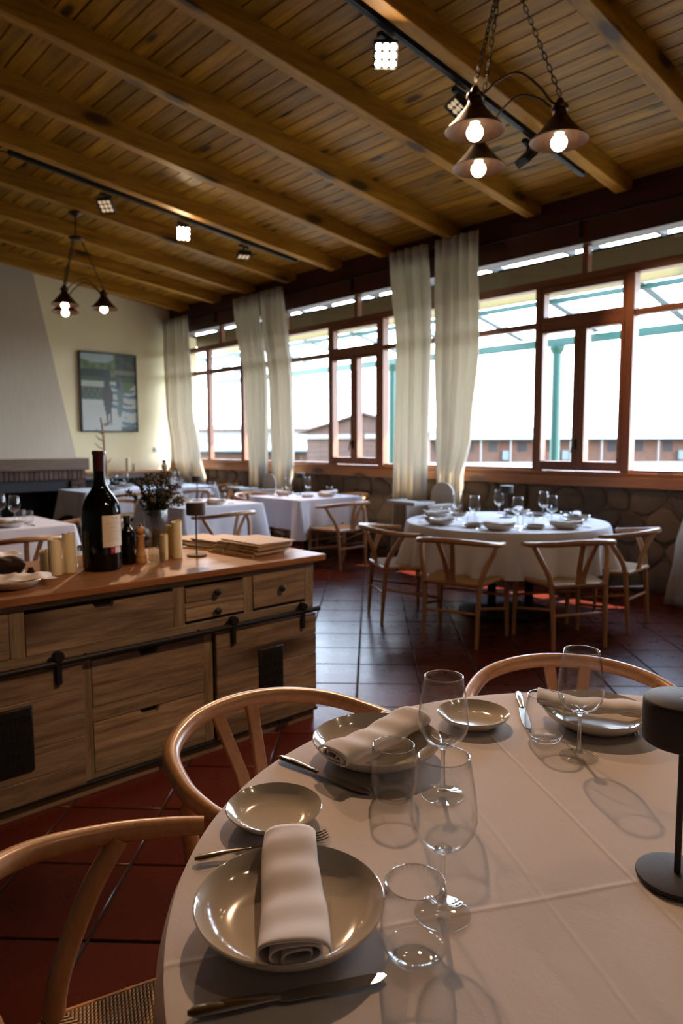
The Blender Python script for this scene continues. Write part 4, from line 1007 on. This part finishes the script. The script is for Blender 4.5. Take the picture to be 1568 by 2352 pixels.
# bottle
bt=G('magnum_bottle',(-3.005,1.318,ZS),'very large dark wine bottle with red foil capsule and cream back label','bottle')
def b_at(mb,name,mat,par=None): 
    o=mb.build(name,mat,bt.r); return o
pr=[(0,.004),(.045,.006),(.070,.0),(.080,.004),(.0835,.014),(.0845,.10),(.0850,.20),(.0855,.255),(.083,.275),(.074,.302),(.057,.330),(.040,.352),(.030,.378),(.0265,.41),(.0255,.445)]
b_at(MB().lathe(pr,64),'glass_body','bottle')
b_at(MB().lathe([(.0262,.438),(.0265,.50),(.0262,.506),(.0295,.509),(.0300,.520),(.0285,.525),(.020,.526),(0,.526)],40),'foil_capsule','foil')
rl_=random.Random(9)
lines=[(.86-.062*i,rl_.uniform(.0,.18),rl_.uniform(.0,.15)) for i in range(12)]
def lab(u,v):
    c=lin(214,204,182)
    for (z,a,b) in lines:
        if abs(v-z)<.008 and .10+a<u<.90-b and v<.84 and v>.15 and math.sin(u*170+z*90)>-.6: c=lin(160,146,128)
    if .84<v<.95 and abs(v-.90-.028*math.sin(u*34)-.01*math.sin(u*70))<.010 and .38<u<.72: c=lin(90,80,72)
    return c
def cyl(r,a0,a1,z0,z1): return lambda u,v:(r*math.cos(a0+(a1-a0)*u),r*math.sin(a0+(a1-a0)*u),z0+(z1-z0)*v)
aC=math.atan2(-1.318,3.005)                 # direction of the camera from the bottle
o=bpy.data.objects.new('back_label',paint_mesh('back_label',110,90,lab,cyl(.0862,aC+.05,aC+1.28,.108,.246))); COL.objects.link(o); o.parent=bt.r
def lab2(u,v):
    if u<.4: return lin(150,24,34) if not(.14<u<.26 and .2<v<.8 and abs(math.sin(v*14))>.6) else lin(190,120,120)
    return lin(206,196,190) if not(.5<u<.9 and (abs(v-.3)<.06 or abs(v-.7)<.08) and math.sin(u*90)>-.3) else lin(190,120,120)
o=bpy.data.objects.new('origin_strip',paint_mesh('origin_strip',40,16,lab2,cyl(.0862,aC+.42,aC+1.10,.079,.106))); COL.objects.link(o); o.parent=bt.r
# candles
candle(-3.085,1.100,ZS,.026,.098,'candle','shortest ivory candle of the three left of the big bottle',41,slope=.12)
candle(-3.015,1.113,ZS,.0265,.150,'candle','middle-height ivory candle of the three left of the big bottle',42)
candle(-3.030,1.180,ZS,.0265,.172,'candle','tallest ivory candle of the three, next to the big bottle',43,slope=.06)
candle(-3.045,1.640,ZS,.021,.122,'candle','shorter ivory candle right of the flower vase',44,slope=.04)
candle(-3.050,1.715,ZS,.025,.180,'candle','taller ivory candle right of the flower vase',45)
candle(-3.115,1.715,ZS,.028,.155,'ycandle','yellow candle half hidden behind the two ivory ones by the vase',46,slope=.03)
# oil bottle
ob=G('oil_bottle',(-3.055,1.462,ZS),'slim dark bottle with black cap beside the big wine bottle','bottle')
MB().lathe([(0,0),(.030,0),(.033,.004),(.034,.13),(.033,.145),(.022,.165),(.0145,.178),(.0145,.195)],32).build('glass_body','bottle',ob.r)
MB().lathe([(.0165,.190),(.0165,.224),(.0155,.227),(0,.227)],24).build('cap','black',ob.r)
# pepper mill
pm=G('pepper_mill',(-3.045,1.522,ZS),'turned wooden pepper mill between dark bottle and flower vase','pepper mill')
MB().lathe([(0,0),(.028,0),(.0295,.004),(.0295,.020),(.027,.026),(.0285,.032),(.0285,.036),(.024,.045),(.0195,.070),(.0175,.095),(.019,.115),(.022,.125),(.0215,.130),(.016,.134),(0,.134)],36).build('body','millw',pm.r)
MB().lathe([(0,.134),(.017,.135),(.023,.142),(.0255,.152),(.023,.162),(.015,.169),(0,.171)],36).build('turning_head','millw',pm.r)
MB().lathe([(0,.170),(.007,.171),(.008,.178),(.004,.183),(0,.184)],20).build('top_nut','steel',pm.r)
sj=G('spice_shaker',(-3.12,1.268,ZS),'small glass shaker with metal lid left of the big bottle','shaker')
MB().lathe([(0,.001),(.014,0),(.017,.004),(.016,.070),(.0135,.078)],24).build('glass_jar','vaseg',sj.r)
MB().lathe([(.0145,.076),(.0145,.094),(.010,.100),(0,.102)],24).build('lid','steel',sj.r)
# vase with dried flowers
vz=G('flower_vase',(-3.02,1.590,ZS),'ribbed two-tier glass vase with dried green brown flowers','vase')
MB().lathe([(0,.002),(.034,.0),(.0395,.004),(.0395,.012),(.0380,.02),(.0385,.13),(.040,.135)],48).build('lower_cylinder','vaseg',vz.r)
MB().lathe([(.0405,.134),(.046,.138),(.0520,.148),(.0535,.16),(.0545,.245),(.0535,.247)],64).build('ribbed_collar','ribg',vz.r)
MB().lathe([(0,.004),(.036,.004),(.0365,.04),(0,.04)],32).build('water','vaseg',vz.r)
rr=random.Random(21); stm=MB(); lf=MB(); fw_=MB()
for i in range(58):
    a=rr.uniform(0,2*PI); sp=rr.uniform(.25,1.0); hh=rr.uniform(.30,.43)*(1.06-.22*sp)
    tip=(math.cos(a)*.135*sp,math.sin(a)*.135*sp,hh)
    b0=(rr.uniform(-.015,.015),rr.uniform(-.015,.015),rr.uniform(.06,.12)); mid=(tip[0]*.35,tip[1]*.35,.24)
    pp=smooth_path([b0,mid,tip],6); stm.tube(pp,[.0017-.00008*k for k in range(len(pp))],5)
    for k in range(5,len(pp)):
        c0=pp[k]
        for _ in range(8):
            b=rr.uniform(0,6.28); l=rr.uniform(.014,.034); d=Vector((math.cos(b)*.7,math.sin(b)*.7,rr.uniform(.2,1.1))).normalized()
            s_=Vector((-d.y,d.x,0)).normalized()*rr.uniform(.0014,.0034)
            lf.add([c0-s_*.3,c0+s_*.3,c0+d*l*.5+s_,c0+d*l,c0+d*l*.5-s_],[(0,1,2,3,4)])
    if rr.random()<.7:
        s=rr.uniform(.004,.009)
        for _ in range(4):
            p_=Vector(tip)+Vector((rr.uniform(-.012,.012),rr.uniform(-.012,.012),rr.uniform(-.02,.008))); fw_.lathe([(0,-s),(s*.8,-s*.4),(s,.2*s),(s*.5,s*.8),(0,s*.9)],6,True,None,p_)
stm.build('stems','leaf',vz.r)
tag(lf.build('leaves','leaf',vz.r),kind='stuff'); tag(fw_.build('flower_heads','flower',vz.r),kind='stuff')
inst('lamp',(-3.035,1.815,ZS),0,'taupe table lamp on the sideboard in front of the menus','table lamps',(.86,.86,.97))
# menus: stacks of wooden clipboards with rings
def b_menu():
    r=empty('menu'); tag(r,'x','menu')
    MB().cbox(0,.235,0,.335,0,.0022,.0006).build('back_board','kraft',r); MB().cbox(.002,.237,.001,.336,0.0034,.0056,.0006).build('cover_board','kraft',r)
    MB().box(.02,.215,.02,.315,.0022,.0034).build('pages','sootshade',r)  # pages coloured black to paint shade into the gaps between boards
    for y in (.11,.225):
        MB().tube([(-.0+.0075*math.cos(t*PI/6),y,.0026+.0075*math.sin(t*PI/6)) for t in range(12)],.0008,5,closed=True).build('ring','steel',r)
    return r
BUILD['menu']=b_menu
rm=random.Random(4)
for s,(x,y,n,a,w) in enumerate(((-2.776,1.975,10,10,'in the right, tallest menu stack'),(-3.02,1.985,7,12,'in the middle menu stack'),(-3.265,1.985,4,8,'in the left, lowest menu stack'))):
    A0=math.radians(90+a)
    for k in range(n):
        od=['top','second from the top','third from the top','fourth from the top','fifth from the top','sixth from the top','fourth from the bottom','third from the bottom','second from the bottom','bottom']
        q_=n-1-k; pos=od[q_] if q_<n/2 else od[9-k]
        l='wooden menu board, %s, %s'%(pos,w)
        o=inst('menu',(x+rm.uniform(-.010,.010),y+rm.uniform(-.009,.009)+.003*k*(1 if s==0 else .5),ZS+.0001+k*.0066),A0+rm.uniform(-.05,.05)-0.012*k,l,'wooden menus stacked on the sideboard, '+('right' if s==0 else 'middle' if s==1 else 'left')+' pile',(1,.95,1))
        # rotate so that the long edge runs along the front
# plate with napkin and bread at the left end
inst('plate',(-2.86,.885,ZS),0,'cream plate with a white napkin on it at the sideboard left end','sideboard plates',.9)
def crumple(name,cx,cy,z,lx,ly,a,seed,h,label,mat='napkin'):
    rr=random.Random(seed); P=[rr.uniform(0,6.28) for _ in range(6)]
    def fn(u,v):
        x=(u-.5)*lx;y=(v-.5)*ly; e=min(u,1-u,v,1-v); 
        hh=h*(.35+.65*min(1,e*5))+.006*math.sin(x*55+P[0]+2*math.sin(y*30+P[1]))+.005*math.sin(y*70+P[2]+x*20)
        return (x+.006*math.sin(y*40+P[3]),y+.006*math.sin(x*45+P[4]),max(.0,hh if e>0 else .001))
    o=MB().grid(44,36,fn).build(name,mat,solid=.0015); o.location=(cx,cy,z); o.rotation_euler=(0,0,a); tag(o,label,'napkin'); return o
crumple('cloth_napkin',-2.865,.915,ZS+.030,.13,.25,-.15,3,.013,'soft white napkin spread over the plate at the sideboard left end')
cd=G('bread_dish',(-3.13,.885,ZS),'oval white dish with a dark loaf at the left end of sideboard','dish')
MB().lathe([(0,.0),(.08,.0),(.12,.010),(.135,.020),(.133,.022),(.115,.013),(.08,.005),(0,.005)],48).build('dish','white',cd.r)
lo=G('dark_loaf',(-3.11,.905,ZS+.006),'dark crusted loaf lying on the oval dish, left end of sideboard','bread')
def loaf(u,v):
    a=u*2*PI; y=(v-.5)*.19; k=math.sqrt(max(.02,1-(2*v-1)**4)); return (.058*k*math.cos(a)*(1+.05*math.sin(9*v+3*a)),y*1.25,.042+.038*k*math.sin(a)+.003*math.sin(22*v+2*a))
m=MB().grid(24,24,loaf,True,True); m.build('crust','bread',lo.r)
crumple('bread_cloth',-3.175,.915,ZS+.082,.09,.20,.15,8,.008,'pale napkin lying over the dark loaf on the sideboard')
jr=G('small_brown_pot',(-2.985,.985,ZS),'pair of tiny dark glazed pots between the plate and the dish','pot')
MB().lathe([(0,0),(.012,0),(.018,.008),(.019,.018),(.014,.028),(.010,.034),(.012,.038)],20,loc=(0,-.03,0)).build('left_pot','bread',jr.r); MB().lathe([(0,0),(.012,0),(.018,.008),(.019,.02),(.014,.032),(.009,.042),(.011,.046)],20,loc=(-.01,.02,0)).build('right_pot','bread',jr.r)
# ================================================================== LIGHT FITTINGS
lk=MB(); lp=[]
for i in range(16):
    a=2*PI*i/16; lp.append((.0065*math.cos(a),0,.0095*(1 if math.sin(a)>=0 else -1)*(0 if abs(math.sin(a))<1e-6 else 1)+.0065*math.sin(a)))
lk.tube(lp,.0021,6,closed=True); LINK=lk.mesh('chain_link',M['chain'])
def chandelier(label,pts,hub_z,hubxy=None,K=1.385):
    cx=sum(p[0] for p in pts)/3; cy=sum(p[1] for p in pts)/3
    if hubxy: cx,cy=hubxy
    r=tag(empty('chandelier',(cx,cy,hub_z)),label,'chandelier')
    T=lambda p:Vector(p)-Vector((cx,cy,hub_z))
    MB().lathe([(0,-.012),(.045,-.012),(.055,-.004),(.055,.006),(.03,.016),(.012,.026),(0,.028)],28).build('hub','bronze',r)
    wz=1.4+(hub_z-1.4)*K; top=(zs(cy*K)-wz)/K
    MB().tube([(0,0,.02),(0,0,top)],.006,8).build('rod','bronze',r); MB().lathe([(0,top),(.05,top),(.05,top-.012),(.02,top-.035),(0,top-.035)],24).build('ceiling_rose','bronze',r)
    tops=[]
    for p in pts:
        q=T(p); l=tuple(q)
        MB().lathe([(.1085,.004),(.1095,.006),(.075,.040),(.044,.076),(.034,.092),(.030,.094),(.026,.108),(.0245,.116),(.030,.118),(.0325,.126),(.030,.134),(.020,.138),(.015,.150),(.010,.160),(0,.162)],48,loc=l).build('shade','bronze',r)
        MB().lathe([(.1080,.0045),(.073,.0395),(.042,.075),(.030,.090),(0,.092)],48,loc=l).build('shade_lining','shadein',r)
        MB().lathe([(.015,.030),(.019,.034),(.019,.080),(0,.090)],20,loc=l).build('bulb_socket','white',r)
        bl=MB().lathe([(0,-.030),(.0115,-.0277),(.0212,-.0212),(.0277,-.0115),(.0305,0),(.0285,.0105),(.0215,.021),(.014,.027),(.012,.030),(0,.030)],24,loc=l).build('bulb','bulb',r)
        MB().tube([(l[0],l[1],l[2]+.158),(l[0]+.007,l[1],l[2]+.165),(l[0],l[1],l[2]+.172),(l[0]-.007,l[1],l[2]+.165)],.0022,6,closed=True).build('eye_ring','chain',r)
        a=q+Vector((0,0,.172)); d0=Vector((q.x,q.y,0)).normalized()*.04; b=Vector((d0.x,d0.y,-.012)); L=(b-a).length; n=int(L/.0245); d=(b-a).normalized()
        M0=d.to_track_quat('Z','X').to_matrix().to_4x4()
        for k in range(n):
            o=bpy.data.objects.new('chain_link',LINK); COL.objects.link(o); o.parent=r
            o.matrix_local=Matrix.Translation(a+(b-a)*((k+.5)/n))@M0@Matrix.Rotation((k%2)*PI/2,4,'Z')
        tops.append(q+Vector((0,0,.145)))
    r.scale=(K,K,K); r.location=(cx*K,cy*K,wz)
    for i,j in ((0,1),(1,2),(0,2)):
        A,B=tops[i],tops[j]; m=(A+B)/2; up=Vector((0,0,1))
        MB().tube(smooth_path([A,A+(B-A)*.10+up*-.003,A+(B-A)*.25+up*.045,m+up*.085,A+(B-A)*.75+up*.045,A+(B-A)*.90-up*.003,B],6),.0042,8).build('curved_arm','bronze',r)
    return r
chandelier('near dark bronze chandelier with three cone shades on chains',[(-1.658,2.194,2.53),(-1.497,2.502,2.53),(-1.86,2.49,2.53)],3.15,(-1.69,2.41))
chandelier('far bronze three-shade chandelier in front of the cream fireplace wall',[(-5.729,2.28,2.50),(-5.682,2.583,2.50),(-6.046,2.407,2.50)],3.06,(-5.80,2.42))
def track(x,y0,y1,label):
    t=tag(empty('light_track',(x,(y0+y1)/2,zs((y0+y1)/2))),label,'light track','ceiling light tracks'); l=t.location
    mb=MB().prism([(y0,zs(y0)+.012),(y1,zs(y1)+.012),(y1,zs(y1)+.052),(y0,zs(y0)+.052)],x-.020,x+.020,'X'); o=mb.build('rail','black',t); o.location=-l
    mb=MB().prism([(y0,zs(y0)+.010),(y1,zs(y1)+.010),(y1,zs(y1)+.012),(y0,zs(y0)+.012)],x-.006,x+.006,'X'); o=mb.build('slot','iron',t); o.location=-l
    return t
track(-3.265,.9,5.86,'black light track beside the beam behind the near chandelier')
tk=track(-7.20,2.39,5.86,'black light track on the far beam above the tables')
o=MB().tube(smooth_path([(-7.2,2.40,zs(2.4)+.03),(-7.22,2.25,zs(2.3)+.03),(-7.2,2.2,zs(2.2)+.12),(-7.15,2.05,zb(2.1))],6),.006,6).build('cable','black',tk); o.location=-tk.location
def spot(x,y,aim,label,on,watt,ang=48,col=(1,.60,.34)):
    zt_=zs(y)-.0005; r=tag(empty('track_spotlight',(x,y,zt_)),label,'spotlight','ceiling track spotlights')
    MB().prism([(-.06,-.03+.0072),(.06,-.03-.0072),(.06,-.0072),(-.06,.0072)],-.02,.02,'X').build('adapter','black',r)
    c=Vector((0,0,-.115)); d=(Vector(aim)-(Vector((x,y,zt_))+c)).normalized()
    MB().tube([(0,0,-.02),(0,0,-.075)],.012,10).build('bracket','black',r)
    mt=Matrix.Translation(c)@d.to_track_quat('-Z','Y').to_matrix().to_4x4()
    MB().cbox(-.078,.078,-.078,.078,-.012,.035,.006,mt).build('housing','black',r)
    MB().box(-.078,.078,-.078,-.072,-.028,-.01,mt).box(-.078,.078,.072,.078,-.028,-.01,mt).box(-.078,-.072,-.078,.078,-.028,-.01,mt).box(.072,.078,-.078,.078,-.028,-.01,mt).build('bezel','black',r)
    for i in range(3):
        for j in range(3):
            MB().lathe([(0,-.0215),(.010,-.020),(.018,-.016),(.0205,-.012)],14,True,mt@Matrix.Translation(((i-1)*.046,(j-1)*.046,0))).build('lens','led' if on else 'leddim',r)
    if watt:
        l=bpy.data.lights.new('spot_beam','SPOT'); l.energy=watt; l.color=col; l.spot_size=math.radians(ang); l.spot_blend=.55; l.shadow_soft_size=.05
        lo_=bpy.data.objects.new('spot_beam',l); COL.objects.link(lo_); lo_.parent=r; lo_.matrix_local=mt@Matrix.Translation((0,0,-.035))
    return r
spot(-3.30,3.43,(-.55,1.0,.9),'glowing square spotlight left of the near chandelier',True,220)
spot(-3.30,4.18,(-4.3,1.8,.2),'square spotlight partly behind the near chandelier, lenses seen aside',False,160)
spot(-3.30,5.06,(-2.6,6.6,1.9),'spotlight between the two front shades of the near chandelier',False,80)
spot(-7.25,3.36,(-5.6,1.2,.7),'spotlight at the upper left end of the far track',False,160)
spot(-7.25,4.26,(-1.2,1.0,1.2),'glowing square spotlight on the far track',True,350)
spot(-7.25,5.08,(-6.8,4.9,.7),'spotlight near the window end of the far track, seen side-on',False,160)
track(.57,.9,5.86,'added unseen light track on the beam right of the camera')  # out-of-view track, spaced like the other two, added to carry extra light
spot(.54,2.2,(-2.7,1.75,.45),'added unseen spotlight brightening the sideboard front',True,260,30)  # out-of-view lamp added to brighten the sideboard front
spot(.54,3.4,(-.6,3.6,0),'added unseen spotlight at the window side of the right-hand track',True,60,40)  # second out-of-view lamp added on this track
# anything still unlabelled in the setting
for o in list(bpy.data.objects):
    if o.name.startswith('window_portal'): o['kind']='structure'
